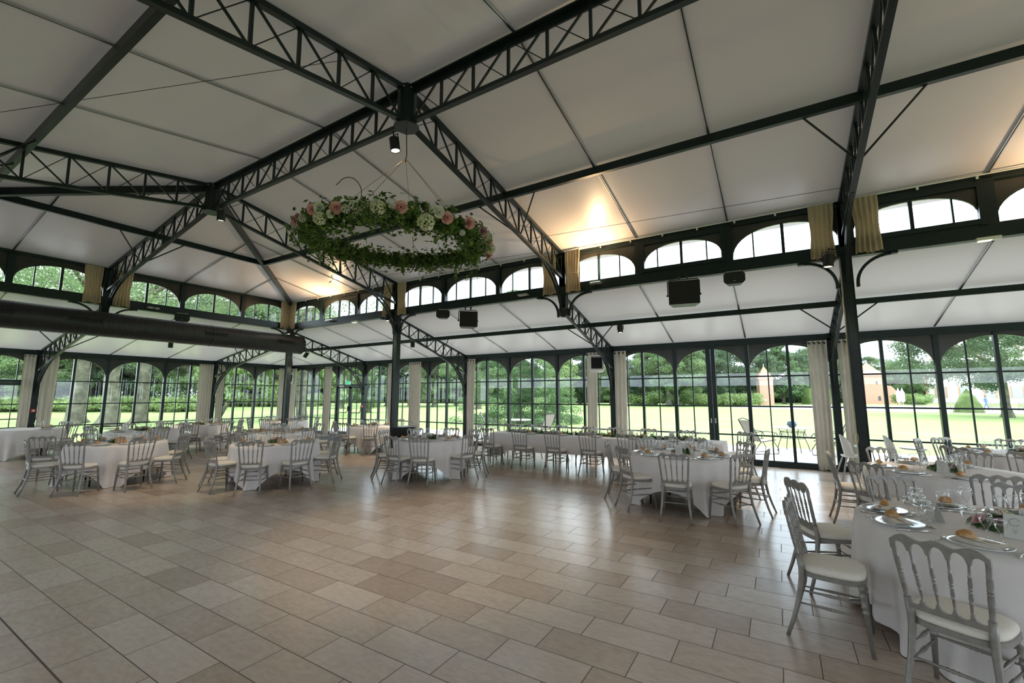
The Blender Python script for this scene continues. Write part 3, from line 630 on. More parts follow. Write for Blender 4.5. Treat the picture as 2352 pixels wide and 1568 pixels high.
def heater(x, y, z, rz, label):
    r = E('fan_heater', label, 'heater', 'white wall fan heaters', loc=(x, y, z), rz=rz); r.rotation_euler = (math.radians(-14), 0, rz)
    w, h, d = 0.40, 0.46, 0.26
    vs = [(-w / 2 + .03, -d / 2, -h / 2), (w / 2 - .03, -d / 2, -h / 2), (w / 2, -d / 2, -h / 2 + .04), (w / 2, -d / 2, h / 2 - .04), (w / 2 - .04, -d / 2, h / 2), (-w / 2 + .04, -d / 2, h / 2), (-w / 2, -d / 2, h / 2 - .04), (-w / 2, -d / 2, -h / 2 + .04)]
    vs += [(a, d / 2, b) for a, _, b in vs]
    M().add(vs, [tuple(range(8)), tuple(range(15, 7, -1))] + [(i, i + 8, (i + 1) % 8 + 8, (i + 1) % 8) for i in range(8)]).out('casing', white, r)
    g = M().box((0, -d / 2 - 0.004, -0.02), (w * 0.78, 0.01, h * 0.74)); g.out('grille_plate', blackm, r)
    g = M()
    for i in range(9): g.box((0, -d / 2 - 0.014, -0.02 - h * 0.34 + i * h * 0.085), (w * 0.76, 0.012, 0.006))
    for i in range(5): g.box((-w * 0.36 + i * w * 0.18, -d / 2 - 0.014, -0.02), (0.005, 0.012, h * 0.7))
    g.out('louvre', black, r)
    M().box((0, -d / 2 - 0.012, h * 0.34), (w * 0.78, 0.012, 0.045)).out('control_panel', alu, r); M().box((-w * 0.32, -d / 2 - 0.02, h * 0.34), (0.035, 0.01, 0.022)).out('logo', red, r)
    M().box((0, 0.18, 0.05), (0.04, 0.16, 0.04)).out('mount', steel, r); return r
heater(10.36, 3.02, 2.62, 0.35, 'white fan heater with black grille above the head table curtains')
heater(-4.85, 3.05, 2.50, 0.8, 'white fan heater half hidden behind the far corner column')

def lamp_light(loc, aim, power, angle, color=(1.0, 0.78, 0.50), size=0.06, blend=0.6):
    d = bpy.data.lights.new('lamp_light', 'SPOT'); d.energy = power * 2.6; d.spot_size = math.radians(angle); d.spot_blend = blend; d.color = color; d.shadow_soft_size = size
    o = bpy.data.objects.new('lamp_light', d); COL.objects.link(o); o.location = loc; o.rotation_euler = Vector(aim).to_track_quat('-Z', 'Y').to_euler(); return o
def downlight(x, y, z, label, power=60, tilt=(0, 0), s=1.0, arm=None):
    r = E('spotlight', label, 'spotlight', 'black cylinder spotlights', loc=(x, y, z)); r.rotation_euler = (tilt[0], tilt[1], 0)
    h = M().lathe([(0.055 * s, 0.10 * s), (0.066 * s, 0.09 * s), (0.066 * s, -0.09 * s), (0.058 * s, -0.09 * s), (0.052 * s, -0.075 * s)], 20); h.out('housing', black, r, smooth=30)
    M().lathe([(0.0, -0.079 * s), (0.054 * s, -0.079 * s)], 20).out('lens', warm, r)
    M().tube([(-0.075 * s, 0, -0.02), (-0.078 * s, 0, 0.13 * s), (0.078 * s, 0, 0.13 * s), (0.075 * s, 0, -0.02)], 0.008, 6).out('yoke', black, r)
    M().tube([(0, 0, 0.13 * s), (0, 0, 0.2 * s)], 0.01, 6).out('stem', black, r)
    if arm: M().tube([(0, 0, 0.18 * s), arm], 0.012, 6).out('arm', black, r)
    if power:
        l = lamp_light((0, 0, -0.11 * s), (0, 0, -1), power, 58); l.parent = r
    return r
downlight(X[3] - 0.13, -Wn - 0.08, 5.08, 'spotlight under the hub just above the wreath ropes', 90, (0.10, -0.1))
downlight(X[2] + 0.30, -Wn + 0.05, 5.22, 'spotlight under the far roof hub', 90, (0.1, 0.15), 1.1)
downlight(X[4] - 0.26, -0.28, 3.93, 'spotlight in front of the tan curtain left of the thick column', 70, (0, 0.1), 1.15, (0.22, 0.24, 0.24))
downlight(X[2] - 0.14, -0.26, 3.95, 'spotlight at the top of the slim column', 70, arm=(0.12, 0.24, 0.24))
downlight(0.26, -0.22, 3.93, 'spotlight at the top of the far corner column', 40, arm=(-0.24, 0.2, 0.24))
downlight(0.62, 0.25, 3.12, 'tilted spotlight just below the duct end', 40, (-0.3, 0.5), 1.0, (-0.55, -0.25, 0.30))
downlight(-1.65, -2.95, 3.30, 'spotlight below the middle of the duct', 50)
downlight(5.06, 0.95, 3.30, 'spotlight just right of the slim column under the aisle roof', 50, (0.15, 0.1))
downlight(11.53, 1.6, 3.36, 'spotlight under the aisle purlin above the head table', 60)
def flood(x, y, z, rz, label, power, lit=True, up=(0, 0, 1)):
    r = E('floodlight', label, 'floodlight', 'small uplight floodlights on the clerestory sill', loc=(x, y, z), rz=rz)
    M().box((0, 0, 0), (0.26, 0.12, 0.035)).out('housing', alu, r); M().box((0, 0, 0.02), (0.22, 0.09, 0.008)).out('lens', warm if lit else card, r)
    M().box((0, 0.08, -0.01), (0.05, 0.1, 0.02)).out('arm', black, r)
    if power:
        l = lamp_light((0, -0.02, 0.05), up, power, 150, (1.0, 0.66, 0.34), 0.08, 0.9); l.parent = r
flood(11.56, -0.17, 4.14, 0, 'lit floodlight on the sill right of the pendant post', 75, up=(-0.05, -0.45, 1))
flood(9.73, -0.17, 4.10, 0, 'unlit floodlight on the sill left of the pendant post', 0, False)
flood(2.37, -0.17, 4.14, 0, 'lit floodlight on the sill of the far nave bay', 75, up=(0, -0.45, 1))
flood(18.9, -0.17, 4.14, 0, 'lit floodlight on the sill past the right edge', 75, up=(-0.1, -0.45, 1))
flood(0.17, -4.12, 4.10, -PI / 2, 'unlit floodlight on the end wall sill above the duct', 0, False)
flood(0.17, -9.0, 4.12, -PI / 2, 'lit floodlight on the end wall sill at the left edge', 40, up=(0, -0.45, 1))
for x, lb in ((3.6, 'white emergency light under the far bay sill'), (17.64, 'white emergency light under the clerestory at upper right')):
    r = E('emergency_light', lb, 'emergency light', 'white emergency lights', loc=(x, -0.10, 4.0))
    M().box((0, 0, 0), (0.26, 0.09, 0.045)).out('casing', white, r); M().box((-0.04, 0, -0.025), (0.14, 0.075, 0.01)).out('lens', em_w, r)
r = E('exit_sign', 'small green running figure exit sign above the exit door', 'exit sign', loc=(-0.93, A - 0.09, 2.24))
M().box((0, 0, 0), (0.28, 0.04, 0.16)).out('casing', white, r); M().box((0, -0.022, 0), (0.26, 0.006, 0.14)).out('sign_face', green_e, r)
g = M().box((-0.03, -0.027, 0.045), (0.022, 0.004, 0.022)).box((-0.035, -0.027, 0.01), (0.022, 0.004, 0.045), 0)
g.bar((-0.035, -0.027, -0.01), (-0.07, -0.027, -0.05), 0.01, 0.01).bar((-0.035, -0.027, -0.01), (-0.005, -0.027, -0.045), 0.01, 0.01).bar((-0.035, -0.027, 0.02), (0.0, -0.027, 0.0), 0.008, 0.008)
g.bar((0.03, -0.027, 0.0), (0.10, -0.027, 0.0), 0.014, 0.012).add([(0.03, -0.028, 0.03), (0.03, -0.028, -0.03), (0.005, -0.028, 0.0)], [(0, 1, 2)])
g.out('pictogram', whitep, r)
r = E('fire_alarm_button', 'red fire call point on the post right of the exit door', 'alarm', loc=(0.02, A - 0.12, 1.26)); M().box((0, 0, 0), (0.1, 0.05, 0.1)).out('casing', red, r); M().box((0, -0.028, 0), (0.05, 0.006, 0.05)).out('pane', white, r)
r = E('fire_alarm_button', 'red fire call point on the far left post', 'alarm', loc=(X[0] + 0.12, -Wn, 1.23)); M().box((0, 0, 0), (0.05, 0.1, 0.1)).out('casing', red, r); M().box((0.028, 0, 0), (0.006, 0.05, 0.05)).out('pane', white, r)
r = E('wall_box', 'small white control box at the top of the far left post', 'control box', loc=(X[0] + 0.12, -Wn + 0.12, 2.9)); M().box((0, 0, 0), (0.08, 0.14, 0.2)).out('casing', white, r)
M().box((-0.4, 2.5, 0.008), (2.6, 1.4, 0.016)).out('entrance_mat', matm, label='dark entrance mat before the exit door', category='mat')
r = E('bass_speaker', 'black box loudspeaker standing on the floor in front of the slim column', 'loudspeaker', loc=(6.02, -0.26, 0), rz=math.radians(40))
M().box((0, 0, 0.43), (0.62, 0.62, 0.82)).box((0, 0, 0.01), (0.5, 0.5, 0.02)).out('cabinet', black, r); M().box((0, 0.0, 0.85), (0.64, 0.64, 0.02)).out('top_panel', steel, r)
M().box((0, -0.315, 0.43), (0.56, 0.015, 0.76)).out('grille', blackm, r)
for q in (-0.12, 0.12): M().box((0.318, q, 0.70), (0.012, 0.07, 0.06)).out('handle', blackm, r)
g = M().tube([(X[4] - 0.10, -0.12, z) for z in (4.0, 2.0, 1.12)], 0.004, 5)
g.tube([(X[4] - 0.10 + 0.03 * math.sin(t), -0.125, 1.02 + 0.09 * math.cos(t)) for t in [i * 2 * PI / 12 for i in range(13)]], 0.005, 5).out('cord', rope_m, label='coiled cord hanging on the thick right column', category='cord')

# ---------------------------------------------------------------- chair
def rail_mesh(w, zb, zt, arches, yfn, humps, th=0.026, low=False, n=60, spread=1.0):
    m = M(); vs = []
    def topz(u): return zt + humps * math.cos(2 * PI * 1.5 * u * 1.0) - 0.018 * max(0, abs(u) - 0.86) / 0.14
    us = [-1 + 2 * i / n for i in range(n + 1)]; pts = []
    for u in us:
        k = (u + 1) / 2 * arches; fr = (k % 1.0) * 2 - 1
        if k >= arches - 1e-6: fr = 1
        e = 1 - abs(fr); h = math.sqrt(max(0, 1 - min(1, abs(fr) / 0.82) ** 2)) if abs(fr) < 0.82 else 0
        if not low: pts.append((u * w / 2, zb + 0.057 * h * (0.75 + 0.25 * (1 - abs(u))), topz(u)))
        else: pts.append((u * w / 2, zb, zt - 0.036 * h))
    for s in (-1, 1):
        vs += [(x, yfn(x, a) + s * th / 2, a) for x, a, b in pts] + [(x, yfn(x, b) + s * th / 2 * 0.8, b) for x, a, b in pts]
    q = n + 1; fs = []
    for i in range(n): fs += [(i, i + 1, q + i + 1, q + i), (2 * q + i, 3 * q + i, 3 * q + i + 1, 2 * q + i + 1), (i, 2 * q + i, 2 * q + i + 1, i + 1), (q + i, q + i + 1, 3 * q + i + 1, 3 * q + i)]
    fs += [(0, q, 3 * q, 2 * q), (n, 2 * q + n, 3 * q + n, q + n)]
    return m.add(vs, fs)
def turned(a, b, r, prof, seg=10):
    a, b = Vector(a), Vector(b); return M().tube([a.lerp(b, t) for t, k in prof], [r * k for t, k in prof], seg)
SP = [(0, 1.25), (0.03, 1.25), (0.04, 0.85), (0.13, 0.95), (0.235, 1.0), (0.245, 1.45), (0.265, 1.45), (0.275, 1.0), (0.33, 1.5), (0.40, 1.35), (0.43, 0.95), (0.44, 1.5), (0.46, 1.5), (0.47, 0.95), (0.49, 0.95), (0.50, 1.5), (0.52, 1.5), (0.53, 0.95), (0.56, 1.35), (0.64, 1.5), (0.715, 1.0), (0.725, 1.4), (0.745, 1.4), (0.755, 1.0), (0.86, 0.95), (0.96, 0.85), (0.97, 1.25), (1, 1.25)]
def make_chair():
    r = E('banquet_chair', 'x', 'chair')
    wt, wb = 0.185, 0.155; backy = lambda z: 0.055 - 0.075 * max(0, (z - 0.44)) / 0.44
    yf = lambda x, z: backy(z) - 0.10 * (0.04 - x * x)
    rail_mesh(0.405, 0.825, 0.905, 5, yf, 0.011).out('top_rail', silver, r, smooth=35)
    rail_mesh(0.335, 0.505, 0.565, 5, yf, 0, low=True).out('lower_rail', silver, r, smooth=35)
    for k in (-1.5, -0.5, 0.5, 1.5):
        x1 = k * 0.0790; x0 = k * 0.0640; turned((x0, yf(x0, 0.55), 0.55), (x1, yf(x1, 0.83), 0.835), 0.0066, SP, 10).out('spindle', silver, r, smooth=1)
    for s in (-1, 1):
        pts = [(s * 0.196, -0.055, 0.0), (s * 0.186, -0.012, 0.12), (s * 0.172, 0.028, 0.26), (s * 0.163, 0.05, 0.40), (s * 0.163, 0.052, 0.47), (s * 0.168, backy(0.55) + 0.002, 0.56)]
        L = M().tube(pts, [0.0125, 0.0145, 0.0165, 0.0185, 0.019, 0.0175], 10)
        a, b = Vector(pts[-1]), Vector((s * 0.192, yf(0.19, 0.85), 0.86)); 
        L.tube([a.lerp(b, t) for t, k in SP], [0.0122 * (0.8 + 0.25 * k) for t, k in SP], 10); L.out('rear_leg', silver, r, smooth=1)
        F = turned((s * 0.172, 0.385, 0.43), (s * 0.196, 0.42, 0.0), 0.0150, [(0, 1.25), (0.08, 1.25), (0.09, 0.8), (0.11, 0.8), (0.13, 1.35), (0.17, 1.35), (0.19, 1.0), (0.28, 1.2), (0.29, 1.45), (0.31, 1.45), (0.32, 1.1), (0.36, 1.1), (0.37, 1.4), (0.39, 1.4), (0.40, 1.15), (1, 0.8)], 10)
        F.out('front_leg', silver, r, smooth=1)
    def stretch(a, b): turned(a, b, 0.0075, [(0, .8), (0.25, 1), (0.42, 1.2), (0.44, 1.6), (0.46, 1.1), (0.5, 1.6), (0.54, 1.1), (0.56, 1.6), (0.58, 1.2), (0.75, 1), (1, .8)], 8).out('stretcher', silver, r, smooth=1)
    for s in (-1, 1):
        for z in (0.23, 0.315): stretch((s * (0.192 - z * 0.06), 0.41 - z * 0.06, z), (s * (0.19 - z * 0.09), -0.03 + z * 0.2, z))
    for z in (0.255, 0.335): stretch((-0.185, 0.40, z), (0.185, 0.40, z))
    stretch((-0.172, 0.022, 0.25), (0.172, 0.022, 0.25))
    def out(u, k, g=0.0):     # D shaped seat outline
        a = 2 * PI * u; c, s_ = math.cos(a), math.sin(a); ex = 0.62
        x = math.copysign(abs(c) ** ex, c) * (0.205 + 0.012 * s_); y = 0.225 + math.copysign(abs(s_) ** ex, s_) * 0.195
        return x * k, 0.225 + (y - 0.225) * k
    f = M().grid(40, 5, lambda u, v: Vector((*out(u, [0.93, 1.0, 1.0, 0.97, 0.9, 0.3][int(round(v * 5))]), [0.418, 0.420, 0.447, 0.452, 0.452, 0.452][int(round(v * 5))])), close=True)
    f.out('seat_frame', silver, r, smooth=40)
    kk = [0.95, 0.985, 0.99, 0.97, 0.90, 0.75, 0.5, 0.25, 0.0]; zz = [0.450, 0.458, 0.470, 0.483, 0.493, 0.499, 0.502, 0.503, 0.503]
    M().grid(40, 8, lambda u, v: Vector((*out(u, kk[int(round(v * 8))]), zz[int(round(v * 8))])), close=True).out('seat', cream, r, smooth=1)
    return r
chair = Proto(make_chair())
# tables: key -> (x, y, radius, description)
TB = {
 'F': (16.12, -4.55, 0.82, 'the nearest table'), 'B': (16.55, -1.50, 0.80, 'the second nearest table'), 'C': (18.12, 1.25, 0.80, 'the right edge window table'),
 'R': (13.44, -1.49, 0.79, 'the terrace door table'), '6': (8.28, -1.71, 0.78, 'the black box table'),
 'D': (3.93, 0.50, 0.77, 'the exit door table'), '9': (3.66, -2.30, 0.77, 'the table behind the middle front one'), '8': (-0.95, 0.60, 0.77, 'the far corner table'),
 '10': (6.17, -3.93, 0.78, 'the middle front table'), '11': (3.41, -5.55, 0.77, 'the left front table'), '12': (0.09, -4.04, 0.78, 'the table behind the left front one'),
 '13': (-1.20, -2.10, 0.77, 'the far end wall table'), 'L': (-3.30, -5.60, 0.84, 'the left edge table')}
CH = [('11', 3.53, -6.84, -6), ('11', 2.62, -6.46, 55), ('11', 4.42, -6.48, 41), ('11', 4.85, -5.66, 91), ('11', 4.56, -4.91, 134), ('11', 3.50, -4.40, None), ('11', 2.28, -5.78, None), ('11', 2.72, -4.72, None),
 ('12', 0.42, -5.16, None), ('12', -0.70, -4.92, None), ('12', -0.95, -4.05, None), ('12', 1.16, -3.45, None), ('12', 1.30, -4.10, None), ('12', -0.25, -2.95, None),
 ('L', -3.9, -4.62, None), ('L', -2.05, -4.95, None),
 ('13', -0.70, -3.18, None), ('13', -0.20, -2.78, None), ('13', -1.75, -1.10, None), ('13', -0.03, -1.85, None), ('13', -0.94, -1.00, None), ('13', -0.35, -1.30, None), ('13', -2.0, -2.9, None),
 ('10', 6.12, -5.10, 1), ('10', 5.33, -4.75, None), ('10', 6.97, -4.85, 45), ('10', 7.37, -4.15, 80), ('10', 7.11, -3.22, 120), ('10', 6.38, -2.78, None), ('10', 4.98, -3.90, None),
 ('9', 3.20, -3.40, None), ('9', 4.05, -3.42, None), ('9', 4.60, -3.02, None), ('9', 4.86, -2.32, None), ('9', 2.62, -2.86, None), ('9', 3.50, -1.12, None), ('9', 4.35, -1.32, None), ('9', 2.60, -1.75, None),
 ('8', -1.75, -0.30, None), ('8', -0.45, -0.45, None), ('8', 0.15, 0.15, None), ('8', 0.0, 1.25, None), ('8', -1.5, 1.65, None), ('8', -2.1, 0.7, None),
 ('D', 3.06, -0.25, None), ('D', 3.95, -0.62, 10), ('D', 4.75, -0.33, 50), ('D', 3.0, 1.25, None), ('D', 3.85, 1.68, None), ('D', 4.62, 1.45, None),
 ('6', 7.62, -2.68, -39), ('6', 7.10, -1.95, None), ('6', 8.33, -2.90, -2), ('6', 8.95, -2.80, 22), ('6', 9.42, -1.83, 78), ('6', 7.28, -1.15, None), ('6', 7.92, -0.58, None), ('6', 8.62, -0.60, None), ('6', 9.35, -1.17, 119),
 ('R', 12.28, -1.70, -80), ('R', 12.74, -2.37, -44), ('R', 13.55, -2.73, 6), ('R', 14.35, -2.38, 50), ('R', 14.62, -1.63, 84), ('R', 14.29, -0.57, None), ('R', 12.65, -0.66, None), ('R', 13.47, -0.30, None),
 ('B', 15.40, -1.48, -88), ('B', 15.66, -2.40, -42), ('B', 16.12, -0.36, None), ('B', 16.62, -2.80, 6), ('B', 17.10, -0.36, None),
 ('F', 15.73, -3.36, 196), ('F', 16.62, -3.38, 160), ('F', 14.93, -4.14, -66), ('F', 14.86, -5.02, -97), ('F', 15.515, -5.775, -28),
 ('C', 16.97, 1.75, None), ('C', 17.40, 2.25, None), ('C', 17.12, 0.40, None), ('C', 17.75, -0.02, None), ('C', 18.36, 2.45, None),
]
def dirs(tx, ty, x, y):
    v = Vector((x - tx, y - ty)); t = Vector((CAM.x - tx, CAM.y - ty)).normalized(); rt = Vector((-t.y, t.x))
    a = math.degrees(math.atan2(v.dot(rt), v.dot(t)))      # 0 near, 90 right
    return a
PH = ['near', 'near right', 'right', 'far right', 'far', 'far left', 'left', 'near left']
seatlist = []
bytab = {}
for c in CH: bytab.setdefault(c[0], []).append(c)
ORD = ['first', 'second', 'third']
for k, cs in bytab.items():
    tx, ty, R, desc = TB[k]; lab = {}
    for c in cs:
        a = dirs(tx, ty, c[1], c[2]); lab.setdefault(PH[int(((a + 22.5) % 360) // 45)], []).append((a, c))
    for ph, li in lab.items():
        li.sort(key=lambda q: q[0])
        for i, (a, c) in enumerate(li):
            p = ph if len(li) == 1 else ph + ', ' + (('left one', 'right one')[i] if ph.startswith('near') else ('right one', 'left one')[i])
            tabv = Vector((tx - c[1], ty - c[2]))
            th = math.atan2(tabv.y, tabv.x) if c[3] is None else math.radians(c[3] + 90)
            chair.put((c[1], c[2], 0), th - PI / 2, 'silver spindle back chair at %s, %s' % (desc, p + (' side' if ',' not in p else '')), 'silver banquet chairs')
            seatlist.append((k, c[1], c[2], desc, p))
HT = (8.45, 13.85, 0.30, 1.15)
hn = [8.70, 9.57, 10.42, 11.26, 12.12, 12.92]; hf = [8.25, 9.05, 9.85, 10.62, 11.32, 12.12, 13.0]
for i, x in enumerate(hn): chair.put((x, -0.10 if i else -0.16, 0), 0.05 * math.sin(i * 2), 'silver chair on the near side of the head table, %s from the left' % ['first', 'second', 'third', 'fourth', 'fifth', 'sixth'][i], 'silver banquet chairs')
for i, x in enumerate(hf): chair.put((x, 1.62 + 0.04 * math.sin(i * 3), 0), PI + 0.06 * math.sin(i * 2), 'silver chair on the window side of the head table, %s from the left' % ['first', 'second', 'third', 'fourth', 'fifth', 'sixth', 'seventh'][i], 'silver banquet chairs')
chair.put((14.25, 0.62, 0), PI / 2, 'silver chair at the right end of the head table', 'silver banquet chairs')
chair.put((14.15, 1.75, 0), PI * 0.8, 'silver chair behind the right end of the head table', 'silver banquet chairs')
chair.put((7.85, 0.72, 0), -PI / 2, 'silver chair at the left end of the head table', 'silver banquet chairs')

# ---------------------------------------------------------------- tables and cloths
ZT = 0.76
def table_legs(r, pts, parent):
    for x, y in pts:
        d = Vector((x, y, 0)).normalized() * 0.10
        M().tube([(x - d.x * 1.2, y - d.y * 1.2, 0.70), (x - d.x * 0.9, y - d.y * 0.9, 0.45), (x, y, 0.30), (x, y, 0.0)], 0.0135, 8).out('leg', black, parent, smooth=1)
def round_table(k):
    tx, ty, R, desc = TB[k]; seed = hash(k) % 100 if False else sum(map(ord, k)) * 7; rot = {'10': -0.25, '11': 0.45, '6': 0.55, 'R': -0.15, 'F': 0.2}.get(k, (seed % 9) / 9.0 * PI / 2)
    r = E('round_table', 'round folding table under the cloth of %s' % desc, 'table', 'round banquet tables', loc=(tx, ty, 0))
    M().lathe([(0.0, 0.72), (R - 0.02, 0.72), (R - 0.01, 0.735), (R - 0.02, 0.75), (0.0, 0.75)], 40).out('tabletop', black, r)
    table_legs(r, [(0.55 * math.cos(a), 0.55 * math.sin(a)) for a in (0.6, 2.2, 3.75, 5.3)], r)
    half = R + (0.62 if k == 'F' else 0.47); rnd = random.Random(seed); ph = [rnd.uniform(0, 6.28) for _ in range(8)]; nU = 220; nV = 16
    m = M()
    def hem(a):
        d = min(half / max(abs(math.cos(a - rot)), abs(math.sin(a - rot))), half * 1.36) - R
        return min(d * 0.98 + 0.02 * math.sin(3 * a + ph[0]), 0.755)
    def fn(u, v):
        a = u * 2 * PI; h = hem(a)
        if v <= 0.25: rr = (R + 0.004) * (v / 0.25); return Vector((rr * math.cos(a), rr * math.sin(a), ZT + 0.0015 * math.sin(7 * a + rr * 9 + ph[1]) * (v > 0.01)))
        t = (v - 0.25) / 0.75; corner = max(0, (h - 0.42) / 0.34)
        sf = lambda q: (1 - abs(math.sin(q))) ** 1.6 - 0.3
        f = 0.055 * sf(6.5 * a + ph[2] + 1.3 * math.sin(3 * a)) + 0.035 * sf(11 * a + ph[3] + math.sin(2 * a)) + corner * 0.07 * math.sin(22 * a + ph[4]) + 0.012 * math.sin(5 * a + ph[6])
        z = ZT - h * t ** 1.0; tt = (ZT - z); rr = R + 0.006 + 0.010 * min(1, t * 6) + f * (tt ** 1.1) * 1.15 + corner * 0.04 * t
        if t < 0.06: z += 0.004
        return Vector((rr * math.cos(a), rr * math.sin(a), max(z, 0.008)))
    m.grid(nU, nV, fn, close=True)
    c = m.out('tablecloth', cloth, loc=(tx, ty, 0), smooth=1, label='white cloth draped over %s' % desc, category='tablecloth', group='white round tablecloths'); return r
for k in TB: round_table(k)
r = E('banquet_table', 'long folding table under the head table cloth', 'table', loc=(0, 0, 0)); x0, x1, y0_, y1_ = HT
for i in range(3):
    xa_, xb_ = x0 + (x1 - x0) * i / 3 + 0.02, x0 + (x1 - x0) * (i + 1) / 3 - 0.02
    M().box(((xa_ + xb_) / 2, (y0_ + y1_) / 2, 0.735), (xb_ - xa_, y1_ - y0_ - 0.04, 0.03)).out('tabletop', black, r)
    for x in (xa_ + 0.25, xb_ - 0.25):
        for y in (y0_ + 0.15, y1_ - 0.15): M().tube([(x, (y0_ + y1_) / 2 + (y - (y0_ + y1_) / 2) * 0.5, 0.72), (x, (y0_ + y1_) / 2 + (y - (y0_ + y1_) / 2) * 0.7, 0.42), (x, y, 0.25), (x, y, 0)], 0.0135, 8).out('leg', black, r, smooth=1)
m = M(); pts = []
per = []
def rect_pt(u):
    L = [x1 - x0, y1_ - y0_, x1 - x0, y1_ - y0_]; t = u * sum(L)
    for i in range(4):
        if t <= L[i] + 1e-9: break
        t -= L[i]
    return [(x0 + t, y0_, 0, -1), (x1, y0_ + t, 1, 0), (x1 - t, y1_, 0, 1), (x0, y1_ - t, -1, 0)][i] + (i,)
def fnr(u, v):
    x, y, nx, ny, side = rect_pt(u)
    if v <= 0.2: k = v / 0.2; return Vector(((x0 + x1) / 2 + (x - (x0 + x1) / 2) * k, (y0_ + y1_) / 2 + (y - (y0_ + y1_) / 2) * k, ZT))
    t = (v - 0.2) / 0.8; h = 0.40 + 0.015 * math.sin(x * 2.1) if side in (0, 2) else 0.62
    f = 0.012 * math.sin(x * 4.0 + y * 9) * t + (0.03 * math.sin(y * 22) * t if side in (1, 3) else 0)
    return Vector((x + nx * (0.008 + f + 0.015 * t), y + ny * (0.008 + f + 0.015 * t), ZT - h * t))
m.grid(240, 10, fnr, close=True).out('tablecloth', cloth, smooth=50, label='long white cloth over the head table, hem well above the floor', category='tablecloth')

# ---------------------------------------------------------------- tableware prototypes
rim_m = mat('whitish glass rim highlight', (0.85, 0.9, 0.92), 0.1, 0.3)  # opaque whitish colour paints the highlight along clear glass rims
def glass_proto(h, rb, label):
    r = E('wine_glass', label, 'glass'); z0 = h * 0.42
    M().lathe([(0.0, 0.002), (rb * 0.86, 0.002), (rb * 0.86, 0.004), (rb * 0.3, 0.010), (0.005, 0.022), (0.0045, z0 * 0.9), (0.009, z0)], 16).out('foot_and_stem', wine_m, r, smooth=1)
    p = [(0.009, z0)]
    for i in range(1, 9):
        t = i / 8; p.append((rb * (math.sin(min(t * 1.9, 2.0)) ** 0.8 if t < 0.83 else 0.955 - 0.05 * (t - 0.83) / 0.17), z0 + (h - z0) * t))
    M().lathe(p, 18).out('bowl', wine_m, r, smooth=1).data.polygons
    M().tube([(p[-1][0] * math.cos(a), p[-1][0] * math.sin(a), h) for a in [2 * PI * i / 18 for i in range(19)]], 0.0008, 5, cap=False).out('rim', rim_m, r)
    return Proto(r)
def fix_caps(o): pass
G = [glass_proto(0.195, 0.041, 'x'), glass_proto(0.168, 0.035, 'x'), glass_proto(0.145, 0.032, 'x')]
def plate_proto():
    r = E('dinner_plate', 'x', 'plate')
    M().lathe([(0.0, 0.0), (0.09, 0.0), (0.095, 0.004), (0.150, 0.014), (0.152, 0.016), (0.148, 0.017), (0.10, 0.009), (0.0, 0.008)], 36).out('dish', china, r, smooth=1); return Proto(r)
plate = plate_proto()
def napkin_proto():
    r = E('folded_napkin', 'x', 'napkin')
    m = M(); 
    for i in range(3):
        w = 0.255 - 0.014 * i; d = 0.115 - 0.006 * i
        m.grid(14, 4, lambda u, v: Vector(((u - 0.5) * w + 0.006 * i, (v - 0.5) * d + 0.004 * math.sin(u * 5 + i) + 0.003 * i, 0.018 + 0.007 * i + 0.003 * math.sin(u * 8 + i * 2) + 0.010 * max(0, u - 0.7))))
        m.bar((-w / 2, -d / 2, 0.013 + 0.007 * i), (w / 2, -d / 2, 0.013 + 0.007 * i), 0.003, 0.006)
    m.out('fold', linen, r, smooth=1); return Proto(r)
napkin = napkin_proto()
def bread_proto():
    m = M().ball((0, 0, 0), 1.0, 18, 12); vs = []
    for x, y, z in m.v:
        v = Vector((x, y, z)); n_ = noise.noise(v * 1.6); 
        q = Vector((x * 0.050 * (1 + 0.12 * n_), y * 0.031 * (1 + 0.15 * n_) , (z if z > 0 else z * 0.35) * 0.034 * (1 + 0.25 * n_)))
        q.z += 0.005 * max(0, z) * (1 - min(1, abs(y) * 3)); vs.append((q.x, q.y, q.z + 0.0115))
    m.v = vs; o = m.out('bread_roll', crust, smooth=1); o['category'] = 'bread'; return Proto(o)
bread = bread_proto()
def name_card_proto():
    r = E('name_card', 'x', 'name card'); M().box((0, 0, 0.0), (0.07, 0.018, 0.0012)).out('card', kraft, r)
    pts = [(-0.028 + 0.0016 * i, 0.003 * math.sin(i * 1.7) * (1 if i % 5 else 2), 0.0012) for i in range(34)]
    M().tube(pts, 0.0004, 4).out('handwriting', ink, r); return Proto(r)
ncard = name_card_proto()
def knife():
    r = E('table_knife', 'x', 'knife'); M().tube([(0, 0, 0.004), (0, 0.05, 0.0045), (0, 0.10, 0.004)], [0.006, 0.005, 0.004], 8).out('handle', chrome, r, smooth=1)
    M().add([(-0.006, 0.10, 0.003), (0.006, 0.10, 0.003), (0.010, 0.15, 0.003), (0.008, 0.20, 0.003), (0.0, 0.215, 0.003), (-0.006, 0.20, 0.003), (-0.006, 0.10, 0.0042), (0.006, 0.10, 0.0042), (0.010, 0.15, 0.0042), (0.008, 0.20, 0.0042), (0.0, 0.215, 0.0042), (-0.006, 0.20, 0.0042)],
            [(5, 4, 3, 2, 1, 0), (6, 7, 8, 9, 10, 11)] + [(i, (i + 1) % 6, (i + 1) % 6 + 6, i + 6) for i in range(6)]).out('blade', chrome, r); return Proto(r)
